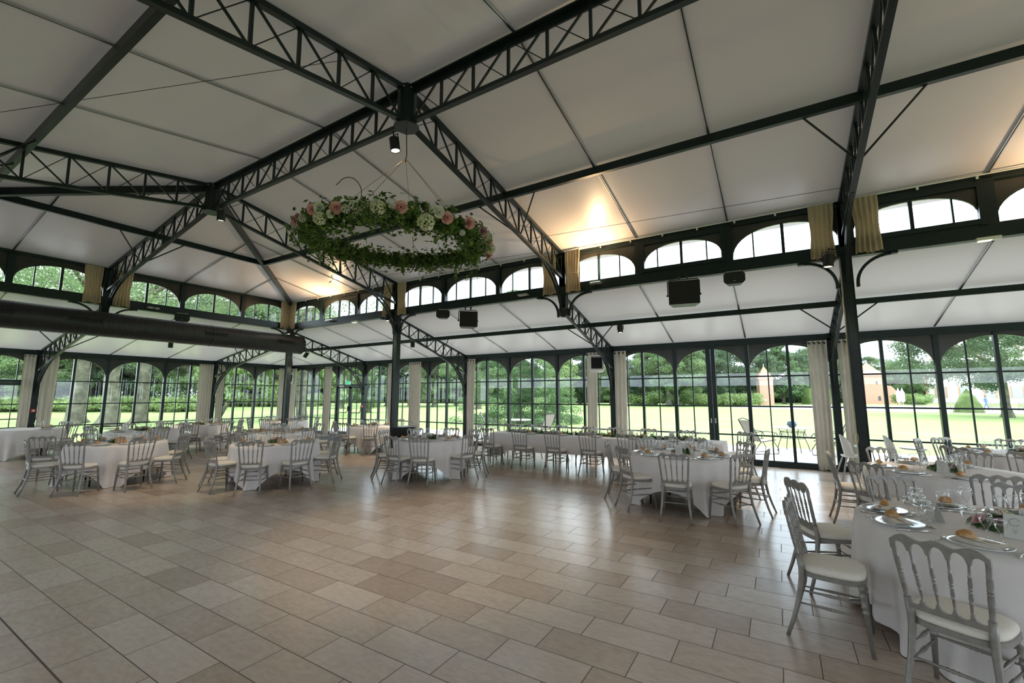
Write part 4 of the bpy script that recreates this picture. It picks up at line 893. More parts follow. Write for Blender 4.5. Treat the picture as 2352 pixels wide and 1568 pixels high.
def fork():
    r = E('table_fork', 'x', 'fork'); M().tube([(0, 0, 0.003), (0, 0.06, 0.006), (0, 0.125, 0.004)], [0.006, 0.0035, 0.003], 8).out('handle', chrome, r, smooth=1)
    m = M().box((0, 0.138, 0.004), (0.022, 0.028, 0.002))
    for i in range(4): m.bar((-0.009 + i * 0.006, 0.15, 0.004), (-0.009 + i * 0.006, 0.195, 0.010), 0.0025, 0.0018)
    m.out('tines', chrome, r); return Proto(r)
def spoon():
    r = E('dessert_spoon', 'x', 'spoon'); M().tube([(0, 0, 0.003), (0, 0.06, 0.006), (0, 0.12, 0.004)], [0.006, 0.0035, 0.003], 8).out('handle', chrome, r, smooth=1)
    M().ball((0, 0.142, 0.005), 0.018, 12, 6, (0.85, 1.3, 0.22)).out('bowl', chrome, r, smooth=1); return Proto(r)
kn, fk, spn = knife(), fork(), spoon()
def place(k, cx, cy, th, ptab, desc, phr, three=True, full=False, gn=3):
    """one setting; table edge point at distance ptab from the table centre along th"""
    z = ZT + 0.002
    f = Vector((math.cos(th), math.sin(th))); s = Vector((-f.y, f.x))
    def w(o, lat): return (cx + f.x * o + s.x * lat, cy + f.y * o + s.y * lat)
    rz = th + PI / 2; j = random.uniform(-0.02, 0.02)
    at = 'on %s, %s place' % (desc, phr.replace(',', ''))
    o = ptab - 0.175
    plate.put((*w(o, j), z), 0, 'silver rimmed plate %s' % at, 'plates laid on the tables')
    napkin.put((*w(o, j), z), rz + random.uniform(-0.25, 0.25), 'folded white napkin %s' % at, 'napkins laid on the plates')
    bread.put((*w(o - 0.0, j - 0.055), z + 0.034), rz + random.uniform(-0.6, 0.6), 'bread roll on the napkin %s' % at, 'bread rolls')
    if full: ncard.put((*w(o + 0.012, j + 0.055), z + 0.037), rz + 0.1, 'kraft name card %s' % at, 'kraft name cards')
    for i in range(gn):
        gi = (0, 1, 2)[i]; lat = (-0.08, 0.0, 0.07)[i] + j; oo = ptab - 0.385 + (0.01, 0.02, 0.045)[i]
        G[gi].put((*w(oo, lat), z), random.uniform(0, 6), '%s glass %s' % (('large clear wine', 'middle sized clear wine', 'small clear wine')[gi], at), 'clear stemmed glasses on ' + desc)
    if full:
        kn.put((*w(o + 0.115, 0.180 + j), z), rz, 'steel knife %s' % at, 'table knives'); fk.put((*w(o + 0.115, -0.175 + j), z), rz, 'steel fork %s' % at, 'table forks')
        spn.put((*w(o - 0.17, 0.09 + j), z), rz + PI / 2, 'small steel spoon above the plate %s' % at, 'dessert spoons')
for (k, x, y, desc, p) in seatlist:
    tx, ty, R, _ = TB[k]; th = math.atan2(y - ty, x - tx)
    place(k, tx, ty, th, R, desc, p, full=k in 'FBR', gn=3 if k in ('F', 'B', 'R', '10', '11', '6', 'C', '9') else 2)
for i, x in enumerate(hn[1:] + [13.5]):
    place('H', x, (HT[2] + HT[3]) / 2, -PI / 2, 0.425, 'the head table', ['second', 'third', 'fourth', 'fifth', 'sixth', 'last'][i] + ' near side', gn=2)
for i, x in enumerate(hf[1:]):
    place('H', x, (HT[2] + HT[3]) / 2, PI / 2, 0.425, 'the head table', ['second', 'third', 'fourth', 'fifth', 'sixth', 'seventh'][i] + ' window side', gn=1)

# ---------------------------------------------------------------- flowers
def blossom_mesh(kind, r):
    m = M(); rnd = random.Random(int(r * 1000) + len(kind))
    if kind == 'rose':
        for ring, (n, rr, tilt, hh) in enumerate([(4, 0.25, 1.35, 1.0), (5, 0.45, 1.1, 0.9), (6, 0.7, 0.75, 0.7), (7, 0.95, 0.35, 0.4)]):
            for i in range(n):
                a = 2 * PI * (i + 0.5 * ring) / n + rnd.uniform(-.1, .1); W = r * (0.45 + 0.18 * ring)
                def fn(u, v):
                    x = (u - 0.5) * 2 * W * math.sin(0.35 + v * 1.9); out_ = r * rr * (0.25 + 0.75 * v) - 0.25 * x * x / r; z = r * hh * (math.sin(tilt) * v * 1.0 - 0.3)
                    if v > 0.85: out_ += r * 0.12; 
                    return Vector((out_ * math.cos(a) - x * math.sin(a), out_ * math.sin(a) + x * math.cos(a), z))
                m.grid(4, 4, fn)
    else:
        n = 70 if kind == 'hydrangea' else 40
        for i in range(n):
            z = 1 - 2 * (i + 0.5) / n; a = i * 2.39996; q = math.sqrt(1 - z * z); d = Vector((q * math.cos(a), q * math.sin(a), z))
            for _ in range(2): m.leaf(d * r * rnd.uniform(0.85, 1.02), d + Vector((rnd.uniform(-.6, .6), rnd.uniform(-.6, .6), rnd.uniform(-.6, .6))), r * 0.24, 0.85)
    return m
def mesh_of(m, mm, smooth=True):
    me = bpy.data.meshes.new('blossom'); me.from_pydata(m.v, [], m.f); me.materials.append(mm); me.polygons.foreach_set('use_smooth', [smooth] * len(me.polygons)); return me
BM = {'pink': mesh_of(blossom_mesh('rose', 0.05), pink), 'white': mesh_of(blossom_mesh('rose', 0.045), whitep), 'ivory': mesh_of(blossom_mesh('hydrangea', 0.055), ivory, False), 'mauve': mesh_of(blossom_mesh('rose', 0.042), mauve), 'small': mesh_of(blossom_mesh('s', 0.028), whitep, False)}
def blossom(parent, kind, loc, aim=(0, 0, 1), s=1.0):
    o = bpy.data.objects.new('blossom', BM[kind]); COL.objects.link(o); o.parent = parent; o.location = loc; o.scale = (s, s, s); o.rotation_euler = Vector(aim).to_track_quat('Z', 'Y').to_euler()
    o['label'] = {'pink': 'pink rose', 'white': 'white rose', 'ivory': 'ivory hydrangea head', 'mauve': 'mauve rose', 'small': 'small white flower'}[kind]
def arrangement():
    r = E('flower_arrangement', 'x', 'flower arrangement'); rnd = random.Random(5); m = M()
    for i in range(420):
        a = rnd.uniform(0, 2 * PI); rr = rnd.uniform(0, 1) ** 0.6 * 0.17; z = 0.01 + rnd.uniform(0, 1) * 0.085 * (1 - (rr / 0.2) ** 2)
        m.leaf(Vector((rr * math.cos(a), rr * math.sin(a), z)), Vector((math.cos(a) * 0.8, math.sin(a) * 0.8, rnd.uniform(0.2, 1))), rnd.uniform(0.015, 0.03), 0.45)
    m.out('foliage', ruscus, r)
    for i in range(13):
        a = i * 2.4; rr = 0.03 + 0.105 * ((i * 0.618) % 1); kd = ('white', 'ivory', 'pink', 'small', 'white', 'mauve')[i % 6]
        blossom(r, kd, (rr * math.cos(a), rr * math.sin(a), 0.10 - rr * 0.32), (math.cos(a) * rr * 7, math.sin(a) * rr * 7, 1), 0.8)
    return Proto(r)
arr = arrangement()
def candle_proto(h=0.17, rr=0.045):
    r = E('glass_hurricane', 'x', 'candle glass'); m = M().lathe([(rr, 0.0), (rr, h), (rr - 0.002, h), (rr - 0.002, 0.004), (0, 0.004)], 24); m.f = [f for f in m.f if len(f) < 20]; m.out('glass_cylinder', wine_m, r, smooth=30)
    return Proto(r)
def wax_proto():
    r = E('pillar_candle', 'x', 'candle'); M().lathe([(0.0, 0), (0.028, 0), (0.028, 0.09), (0.022, 0.092), (0.0, 0.09)], 18).out('wax', wax, r, smooth=40); M().tube([(0, 0, 0.088), (0.001, 0, 0.10)], 0.001, 5).out('wick', black, r); return Proto(r)
hur, wx = candle_proto(), wax_proto()
def menu_proto():
    r = E('menu_card', 'x', 'menu card'); m = M()
    for s in (-1, 1):
        a = math.radians(16) * s; m.add([(-0.05, 0, 0.148), (0.05, 0, 0.148), (0.05, math.sin(a) * 0.15, 0), (-0.05, math.sin(a) * 0.15, 0)], [(0, 1, 2, 3)])
    fr = len(m.v); m.v += [(x, y * 0.93, z - 0.001) for x, y, z in m.v[:fr]]; m.f += [tuple(i + fr for i in f[::-1]) for f in list(m.f)]
    m.out('folded_card', card, r)
    for s in (-1,):
        k = math.tan(math.radians(16)) * s; P_ = lambda x, z: (x, (0.148 - z) * k * 1.0 + s * 0.001, z); g = M()
        g.tube([P_(0.022 * math.cos(t), 0.10 + 0.022 * math.sin(t)) for t in [0.5 + i * (2 * PI - 0.9) / 14 for i in range(15)]], 0.0007, 4)
        for i in range(12):
            t = 0.5 + i * 0.45; g.bar(P_(0.022 * math.cos(t), 0.10 + 0.022 * math.sin(t)), P_(0.028 * math.cos(t + 0.15), 0.10 + 0.028 * math.sin(t + 0.15)), 0.0015, 0.001)
        for i, wd in enumerate((0.03, 0.02, 0.012)): g.bar(P_(-wd / 2, 0.055 - i * 0.012), P_(wd / 2, 0.055 - i * 0.012), 0.0012, 0.003 if i == 1 else 0.0015)
        g.out('printed_wreath', ink, r)
    return Proto(r)
menu = menu_proto()
Z0 = ZT + 0.002
def towards(x, y): return math.atan2(CAM.y - y, CAM.x - x) + PI / 2
for k, (tx, ty, R, desc) in TB.items():
    if k == 'L': continue
    t = Vector((CAM.x - tx, CAM.y - ty)).normalized(); q = Vector((-t.y, t.x))
    big = k in ('F', 'B', 'C', 'R')
    arr.put((tx, ty, Z0), (sum(map(ord, k)) * 1.3) % 6.28, 'low arrangement of white and pink flowers on %s' % desc, 'flower arrangements on the tables')
    p = Vector((tx, ty)) + q * 0.13 + t * 0.10; hur.put((p.x, p.y, Z0), 0, 'clear glass candle cylinder on %s' % desc, 'candle cylinders'); wx.put((p.x, p.y, Z0 + 0.0045), 0, 'ivory candle inside the cylinder on %s' % desc, 'ivory candles')
    if k in ('F', 'B', 'R', '6', '10', '11', '9', 'C', 'D'):
        off = {'F': 0.06, 'B': -0.02, 'R': -0.05, '6': -0.15, '10': -0.20, '11': 0.14}.get(k, 0.1)
        p = Vector((tx, ty)) + t * 0.24 + q * off; menu.put((p.x, p.y, Z0), towards(p.x, p.y) - 0.2, 'grey menu card before the flowers on %s' % desc, 'folded menu cards')
p = Vector((16.12, -4.55)) + Vector((-0.36, -0.02)); menu.put((p.x, p.y, Z0), 1.9, 'folded menu card seen edge on beside the nearest table flowers', 'folded menu cards')
def number_board(k, txt, off):
    tx, ty, R, desc = TB[k]; t = Vector((CAM.x - tx, CAM.y - ty)).normalized(); q = Vector((-t.y, t.x)); p = Vector((tx, ty)) + t * 0.27 + q * off
    r = E('table_number', 'small wooden board with the white number %s' % {'10': 'ten', '11': 'eleven'}[txt], 'table number', 'wooden number boards', loc=(p.x, p.y, Z0), rz=towards(p.x, p.y))
    m = M().box((0, 0, 0.05), (0.155, 0.01, 0.10)); m.out('board', wood_no, r)
    c = bpy.data.curves.new('number', 'FONT'); c.body = txt; c.size = 0.095; c.extrude = 0.001; c.align_x = 'CENTER'; c.align_y = 'CENTER'; c.materials.append(whitep)
    t_ = bpy.data.objects.new('number', c); COL.objects.link(t_); bpy.context.view_layer.update(); me_ = bpy.data.meshes.new_from_object(t_.evaluated_get(bpy.context.evaluated_depsgraph_get())); bpy.data.objects.remove(t_); o = bpy.data.objects.new('number', me_); COL.objects.link(o); o.parent = r; o.location = (0, -0.007, 0.05); o.rotation_euler = (PI / 2, 0, 0)
number_board('10', '10', 0.09); number_board('11', '11', 0.02)
# head table garland, candles, menus
r = E('greenery_garland', 'green leaf garland with roses running along the head table', 'garland'); rnd = random.Random(3)
for seg in range(10):
    m = M(); xa_ = 8.75 + seg * 0.47
    for i in range(420):
        x = xa_ + rnd.uniform(-0.03, 0.5); y = 0.725 + 0.05 * math.sin(x * 3) + rnd.gauss(0, 0.055); z = Z0 + abs(rnd.gauss(0, 0.028)) + 0.006 + (0.07 * rnd.random() if i % 14 == 0 else 0)
        m.leaf(Vector((x, y, z)), Vector((rnd.uniform(-1, 1), rnd.uniform(-1, 1), 0.8)), rnd.uniform(0.016, 0.032), 0.4)
    m.out('foliage', ruscus, r)
for i in range(26):
    x = 8.85 + i * 0.175 + rnd.uniform(-.04, .04); blossom(r, ('white', 'pink', 'ivory', 'small', 'mauve', 'white')[i % 6], (x, 0.70 + 0.05 * math.sin(x * 3) + rnd.uniform(-.05, .03), Z0 + 0.045), (rnd.uniform(-.5, .5), -0.6, 1), 0.85)
for i, x in enumerate((9.02, 9.5, 10.0, 10.65, 11.05, 11.75, 12.4, 13.2)):
    nm = ['first', 'second', 'third', 'fourth', 'fifth', 'sixth', 'seventh', 'eighth'][i]
    y = 0.60 if i in (3,) else 0.86
    if i != 3 : hur.put((x, y, Z0), 0, 'clear candle cylinder on the head table, %s from the left' % nm, 'candle cylinders')
    wx.put((x, y, Z0 + 0.0045 - (0.0045 if i == 3 else 0)), 0, 'ivory candle on the head table, %s from the left' % nm, 'ivory candles')
for i, (x, y) in enumerate(((11.9, 0.95), (12.8, 0.92))): menu.put((x, y, Z0), 0.5, 'folded menu card on the head table, %s one' % ('left', 'right')[i], 'folded menu cards')

# ---------------------------------------------------------------- hanging wreath
def ivy(m, p, nrm, s):
    nrm = nrm.normalized(); a = nrm.orthogonal().normalized(); a = Matrix.Rotation(random.uniform(0, 6.28), 3, nrm) @ a; b = nrm.cross(a)
    pr_ = [(1.0, 0), (0.35, 0.28), (0.35, 0.85), (-0.1, 0.45), (-0.6, 0.6), (-0.45, 0), (-0.6, -0.6), (-0.1, -0.45), (0.35, -0.85), (0.35, -0.28)]
    o = len(m.v); m.v += [tuple(p + nrm * s * 0.15)] + [tuple(p + a * x * s + b * y * s - nrm * s * 0.2 * abs(y)) for x, y in pr_]; m.f += [(o, o + 1 + i, o + 1 + (i + 1) % 10) for i in range(10)]
wc = Vector((X[3] - 0.05, -Wn - 0.05, 3.72)); wr = E('flower_wreath', 'large hanging ring of ivy with pink roses and hydrangeas under the roof hub', 'wreath', loc=wc)
toc = Vector((CAM.x - wc.x, CAM.y - wc.y)).normalized(); rgt = Vector((-toc.y, toc.x)); RW = 1.08
def ring(a, rr=RW):      # a = 0 near camera, 90 deg = right in view
    v = toc * math.cos(a) * rr + rgt * math.sin(a) * rr; return Vector((v.x, v.y, -0.085 * math.cos(a)))
random.seed(11)
M().tube([ring(i * 2 * PI / 48) for i in range(49)], 0.022, 8, cap=False).out('ring_frame', vine_b, wr)
for part in range(12):
    m = M()
    for i in range(820):
        a = (part + random.random()) * 2 * PI / 12; near = 0.5 + 0.5 * math.cos(a)
        rad = 0.15 + 0.03 * near; t = random.uniform(0, 6.28); q = abs(random.gauss(0, 0.5)); q = min(q, 1.25) * rad + 0.015
        rdl = ring(a).xy.normalized(); d = Vector((rdl.x * math.cos(t), rdl.y * math.cos(t), math.sin(t)))
        ivy(m, ring(a) + d * q + Vector((0, 0, -0.02)), d + Vector((random.uniform(-.7, .7), random.uniform(-.7, .7), random.uniform(-.7, .4))), random.uniform(0.022, 0.05))
    m.out('ivy_foliage', ivy_m, wr)
for i in range(46):
    a = random.uniform(0, 2 * PI); b = ring(a, RW + random.uniform(-0.14, 0.16)); L = random.choice((0.12, 0.16, 0.2, 0.32)) * (1.3 if 3.6 < a < 5.4 or 2.0 < a < 2.6 else 1); pts = [b + Vector((0.02 * math.sin(j * 2 + i), 0.02 * math.cos(j * 1.7 + i), -0.08 - L * j / 5)) for j in range(6)]
    m = M().tube(pts, 0.0025, 4)
    for j in range(8): ivy(m, pts[j % 6] + Vector((random.uniform(-.02, .02), random.uniform(-.02, .02), random.uniform(-.03, .0))), Vector((random.uniform(-1, 1), random.uniform(-1, 1), 0.2)), random.uniform(0.015, 0.036))
    m.out('hanging_vine', ivy_m, wr)
WB = [(0.02, 'pink', 1.2, .02), (-0.55, 'pink', 1.2, 0), (-0.83, 'pink', 1.1, .03), (-0.74, 'white', 1.2, .03), (-1.25, 'pink', 1.0, .02), (-1.12, 'mauve', .9, .02), (-0.38, 'small', 1.7, .02), (-0.45, 'small', 1.6, -.02), (-0.17, 'ivory', 1.35, .0), (0.24, 'ivory', 1.6, -.10), (-0.72, 'ivory', 1.25, -.09),
      (0.36, 'white', 1.3, .04), (0.44, 'pink', 1.25, .0), (0.72, 'pink', 1.25, .03), (0.98, 'mauve', 1.3, .02), (1.12, 'ivory', 1.1, .01), (1.22, 'pink', 1.1, -.02), (1.38, 'ivory', 1.3, -.06), (1.5, 'pink', 1.2, -.10), (-0.05, 'small', 1.8, .05), (0.30, 'small', 1.6, .05), (-0.2, 'small', 1.6, .04), (-0.6, 'white', .9, -.06), (-2.4, 'pink', 1.1, -.08), (2.75, 'mauve', 1.0, -.08), (2.0, 'ivory', .9, -.08), (0.62, 'small', 1.2, -.12), (-1.0, 'small', 1.5, -.03), (-1.35, 'small', 1.3, -.0)]
for a, kd, s, dz in WB:
    p = ring(a, RW + 0.13); blossom(wr, kd, p + Vector((toc.x * 0.06, toc.y * 0.06, dz - 0.02)), (ring(a).x * 0.6 + toc.x * 0.7, ring(a).y * 0.6 + toc.y * 0.7, -0.35), s)
m = M()
for i in range(1300):
    a = random.choice((-0.28, -0.3, -1.28, 1.0, -0.12)) + random.gauss(0, 0.09); p = ring(a, RW + 0.14) + Vector((random.gauss(0, .035), random.gauss(0, .035), random.gauss(-0.03, .055))); m.leaf(p, Vector((random.uniform(-1, 1), random.uniform(-1, 1), random.uniform(-1, 1))), 0.0055, 0.9)
m.out('babys_breath', whitep, wr)
vt = [ring(-0.42) + Vector((0, 0, 0.1))]; c_ = ring(-0.42)
vt = [c_ + Vector((rgt.x * x, rgt.y * x, z)) for x, z in ((0, 0.05), (0.06, 0.2), (0.03, 0.33), (-0.06, 0.40), (-0.15, 0.37), (-0.20, 0.29), (-0.24, 0.27))]
vs_ = []
for i in range(len(vt) - 2): vs_ += quad_curve((vt[i] + vt[i + 1]) / 2, vt[i + 1], (vt[i + 1] + vt[i + 2]) / 2, 5)[:-1]
M().tube(vs_, 0.0045, 6).out('curled_twig', vine_b, wr, smooth=1)
kn_ = Vector((0.05, 0.05, 1.16))
for a in (-0.35, 0.6, 1.6, 2.9, 4.6): M().tube([kn_, ring(a) + Vector((0, 0, 0.1))], 0.0035, 5).out('rope', rope_m, wr)
M().tube([kn_ + Vector((0, 0, -0.05)), kn_ + Vector((0.02, 0, 0.05)), Vector((0.05, 0.05, 1.60))], 0.007, 6).out('hook_chain', iron, wr)

# ---------------------------------------------------------------- high chairs
def high_chair(x, y, rz, label):
    r = E('high_chair', label, 'high chair', 'white plastic high chairs', loc=(x, y, 0), rz=rz)
    for sx in (-1, 1):
        for sy in (-1, 1): M().tube([(sx * 0.13, sy * 0.12, 0.52), (sx * 0.25, sy * 0.27, 0)], 0.014, 8).out('leg', alu, r, smooth=1)
    def sh(u, v):
        a = PI * (u); 
        return Vector((0.17 * math.cos(a) * (1 - 0.25 * v * v), -0.16 * math.sin(a) * (0.9 + 0.15 * v) + 0.02 - 0.04 * v, 0.52 + 0.42 * v * (max(0, math.sin(a)) ** 0.35 * 0.85 + 0.15)))
    m = M().grid(18, 10, sh); fr = len(m.v); m.v += [(x_ * 0.93, y_ * 0.9 + 0.0, z_ + 0.002) for x_, y_, z_ in m.v[:fr]]; m.f += [tuple(i + fr for i in f[::-1]) for f in list(m.f)]
    m.out('seat_shell', wplast, r, smooth=1)
    M().box((0, 0.0, 0.53), (0.32, 0.30, 0.03)).out('seat', wplast, r)
    M().lathe([(0.0, 0.70), (0.25, 0.70), (0.265, 0.725), (0.25, 0.722), (0.0, 0.712)], 28, Matrix.Translation((0, 0.24, 0)) @ Matrix.Scale(0.75, 4, (0, 1, 0))).out('tray', wplast, r, smooth=40)
high_chair(15.98, 1.75, -PI / 2 + 0.15, 'white high chair partly behind the thick column')
high_chair(16.68, 1.95, -PI / 2, 'white high chair right of the thick column')
high_chair(-2.25, -3.75, 2.4, 'white high chair by the end wall behind the left front table')

# ---------------------------------------------------------------- outdoors
M().add([(-320, -120, -0.06), (320, -120, -0.06), (320, 330, -0.06), (-320, 330, -0.06)], [(0, 1, 2, 3)]).out('ground_lawn', grass, kind='structure')
M().box(((X[0] + XE) / 2 + 2, A + 2.4, -0.03), (XE - X[0] + 4, 4.5, 0.05)).out('ground_terrace', stone_t, kind='structure')
M().add([(8, 62, -0.035), (34, 51, -0.035), (90, 40, -0.035), (110, 60, -0.035), (60, 84, -0.035), (20, 92, -0.035)], [(0, 1, 2, 3, 4, 5)]).out('ground_drive', gravel, kind='structure')
def crown_mesh(nl, lobes, lobe_r, leaf, shape, mm, seed, dens=1.0):
    rnd = random.Random(seed); m = M(); st = random.getstate(); random.seed(seed)
    for _ in range(lobes):
        c = shape(rnd)
        for i in range(nl):
            d = Vector((rnd.gauss(0, 1), rnd.gauss(0, 1), rnd.gauss(0.25, 0.8))).normalized(); q = lobe_r * (0.55 + 0.5 * rnd.random())
            m.leaf(c + Vector((d.x, d.y, d.z * 0.62)) * q, d + Vector((rnd.uniform(-.7, .7), rnd.uniform(-.7, .7), rnd.uniform(-.2, .8))), leaf * rnd.uniform(0.6, 1.3), 0.6)
    random.setstate(st); me = bpy.data.meshes.new('crown'); me.from_pydata(m.v, [], m.f); me.materials.append(mm); return me
def ell(rx, rz, zc, inner=0.45):
    def f(r_):
        while True:
            v = Vector((r_.uniform(-1, 1), r_.uniform(-1, 1), r_.uniform(-1, 1)))
            if inner < v.length < 1: return Vector((v.x * rx, v.y * rx, zc + v.z * rz))
    return f
def cone(r0, h, z0):
    def f(r_):
        t = r_.random() ** 1.4; a = r_.uniform(0, 6.28); q = r0 * (1 - t) * r_.uniform(0.6, 1); return Vector((q * math.cos(a), q * math.sin(a), z0 + h * t))
    return f
def tiers(r0, h, z0, n):
    def f(r_):
        k = int(n * r_.random() ** 1.5); t = k / n; q = (r0 * (1 - t) ** 0.85 + 0.15) * r_.random() ** 0.5; a = r_.uniform(0, 6.28); return Vector((q * math.cos(a), q * math.sin(a), z0 + h * t - 0.09 * q))
    return f
CR = {'d1': crown_mesh(420, 90, 1.25, 0.125, ell(5, 6.2, 7.2), leaf_d, 1), 'd2': crown_mesh(420, 90, 1.3, 0.125, ell(5.4, 6.0, 6.8), leaf_m, 2), 'd3': crown_mesh(420, 80, 1.2, 0.125, ell(4.6, 6.6, 7.4), leaf_d, 3),
      'l1': crown_mesh(170, 60, 0.8, 0.14, ell(2.6, 3.4, 4.2), leaf_l, 4), 'sp': crown_mesh(220, 420, 0.5, 0.05, tiers(4.2, 8.6, 0.6, 15), leaf_s, 5), 'con': crown_mesh(120, 120, 0.9, 0.18, cone(4.0, 12.0, 1.5), leaf_s, 6),
      'big': crown_mesh(330, 190, 0.9, 0.09, ell(8.2, 3.6, 5.9, 0.3), leaf_d, 7), 'hi': crown_mesh(100, 130, 1.0, 0.07, ell(7.5, 4.6, 8.7, 0.2), leaf_m, 8), 'lace': crown_mesh(38, 120, 1.1, 0.15, ell(5.4, 6.6, 7.2), leaf_m, 12), 'shd': crown_mesh(260, 60, 0.8, 0.10, ell(2.6, 1.5, 1.5, 0.1), leaf_d, 15), 'sh': crown_mesh(220, 30, 0.7, 0.085, ell(2.2, 0.7, 0.8, 0.1), leaf_l, 9)}
def trunk_mesh(h, r0, r1, branches=5, seed=0, flare=1.6, br=2.5):
    rnd = random.Random(seed); m = M(); n = 12
    pts = [Vector((0.15 * r0 * math.sin(i * 1.3 + seed), 0.15 * r0 * math.cos(i * 1.1 + seed), h * (i / n) ** 1.4)) for i in range(n + 1)]
    m.tube(pts, [(r0 + (r1 - r0) * i / n) * (1 + (flare - 1) * math.exp(-pts[i].z / (0.9 * r0 + 0.05))) for i in range(n + 1)], 14)
    for b in range(branches):
        a = b * 2.4 + seed; p = pts[n - 3 + b % 3]; L = br * rnd.uniform(0.7, 1.2)
        m.tube([p, p + Vector((math.cos(a) * L * 0.5, math.sin(a) * L * 0.5, L * 0.3)), p + Vector((math.cos(a) * L, math.sin(a) * L, L * 0.55 + rnd.uniform(-.4, .4)))], [r1 * 0.7, r1 * 0.45, r1 * 0.15], 7)
    return m
TM = {}
def tree(x, y, kind, s, label, group=None, trunk=(6, 0.35, 0.2), rz=None, sz=None, name='tree', br=2.5, fl=1.5):
    r = E(name, label, 'tree', group, loc=(x, y, -0.06), rz=random.uniform(0, 6.28) if rz is None else rz)
    o = bpy.data.objects.new('crown', CR[kind]); COL.objects.link(o); o.parent = r; o.scale = (s, s, sz or s)
    if trunk:
        if (trunk, br) not in TM: TM[(trunk, br)] = trunk_mesh(trunk[0], trunk[1], trunk[2], seed=len(TM), br=br, flare=fl).out('trunk', bark, r, smooth=1).data
        else: t = bpy.data.objects.new('trunk', TM[(trunk, br)]); COL.objects.link(t); t.parent = r
    return r
random.seed(21)
# woods beyond the lawn, seen through the long wall
def at(px, dep):     # world point on the ground for an image column at a given depth
    rr_ = fwd.cross(Vector((0, 0, 1))).normalized(); u_ = rr_.cross(fwd); d = fwd + rr_ * ((px - 1176) / 1000.0); d.z = 0; 
    return Vector((CAM.x, CAM.y, 0)) + d * dep
row = [(20, 52, 'd1', 1.25), (70, 60, 'd3', 1.4), (120, 50, 'd2', 1.2), (170, 62, 'd1', 1.45), (225, 55, 'd3', 1.3), (280, 64, 'd2', 1.5), (330, 56, 'd1', 1.3), (385, 60, 'd3', 1.4), (440, 52, 'd2', 1.25), (500, 72, 'd1', 1.5), (560, 84, 'd3', 1.5), (610, 80, 'd1', 1.5), (655, 88, 'd2', 1.6), (700, 76, 'd3', 1.45), (745, 82, 'd1', 1.5), (790, 62, 'd2', 1.2), (850, 47, 'd2', 0.85), (895, 78, 'd1', 1.35), (945, 74, 'd3', 1.3), (1000, 70, 'd2', 1.2), (1050, 78, 'd1', 1.3), (1100, 86, 'd3', 1.35), (1150, 84, 'd1', 1.2), (1230, 92, 'd3', 1.35), (1330, 98, 'd1', 1.3), (1365, 92, 'd3', 1.1), (1400, 84, 'd2', 0.85), (1450, 80, 'd1', 0.95), (1500, 82, 'd2', 1.05), (1555, 76, 'd2', 1.0), (1610, 84, 'd1', 1.15), (1660, 88, 'd3', 1.2), (1715, 98, 'd1', 1.25), (1790, 96, 'con', 1.15), (1835, 100, 'd3', 1.2), (1880, 112, 'd2', 1.2), (1960, 120, 'd1', 1.0), (2010, 116, 'd2', 0.95), (2060, 108, 'd2', 0.9), (1100, 60, 'd2', 0.7), (2110, 130, 'd1', 1.0)]
dk = {'d1': 'dark broadleaf tree in the far tree line', 'd2': 'mid green broadleaf tree in the far tree line', 'd3': 'tall dark tree in the far tree line', 'con': 'dark conifer rising right behind the brick tower'}
for px, dep, kd, s in row:
    p = at(px, dep); tree(p.x, p.y, kd, s * dep / 80 * random.uniform(0.92, 1.08) * (1.05 if px < 690 else 0.72 if px < 1440 else 0.84 if px < 1800 else 0.7), dk[kd], 'far trees of the park' if kd != 'con' else None, name='park_tree')
# second storey behind the left woods so the crowns fill the glass
for px, dep in ((40, 75), (130, 80), (215, 78), (300, 82), (390, 78), (470, 88), (540, 100), (610, 104)):
    p = at(px, dep); tree(p.x, p.y, 'lace', 1.9, 'dark broadleaf tree in the far tree line', 'far trees of the park', name='park_tree')
# understorey
for i, (px, dep) in enumerate([(15 + 34 * i, 49 + 3 * (i % 3)) for i in range(14)] + [(510 + 40 * i, 74) for i in range(6)] + [(1470, 78), (1540, 78), (1600, 78), (1650, 80), (1700, 80), (2080, 90)]):
    p = at(px, dep); o = bpy.data.objects.new('bush', CR['sh']); COL.objects.link(o); o.location = (p.x, p.y, -0.1); o.rotation_euler = (0, 0, i); q = 1.2 if px < 500 else 1.5; o.scale = (q, q, q); o['label'] = 'low bright bush at the foot of the tree line'; o['category'] = 'bush'; o['group'] = 'bushes along the tree line'
for i in range(46):
    p = at(700 + 31 * i, 112 + 5 * (i % 3)); o = bpy.data.objects.new('shrub', CR['shd']); COL.objects.link(o); o.location = (p.x, p.y, -0.1); o.rotation_euler = (0, 0, i * 1.7); o.scale = (2.1, 2.1, 1.9 + 0.5 * math.sin(i * 2.3)); o['label'] = 'dark rounded shrub closing the view under the far trees'; o['category'] = 'shrub'; o['group'] = 'dark shrubs under the far trees'
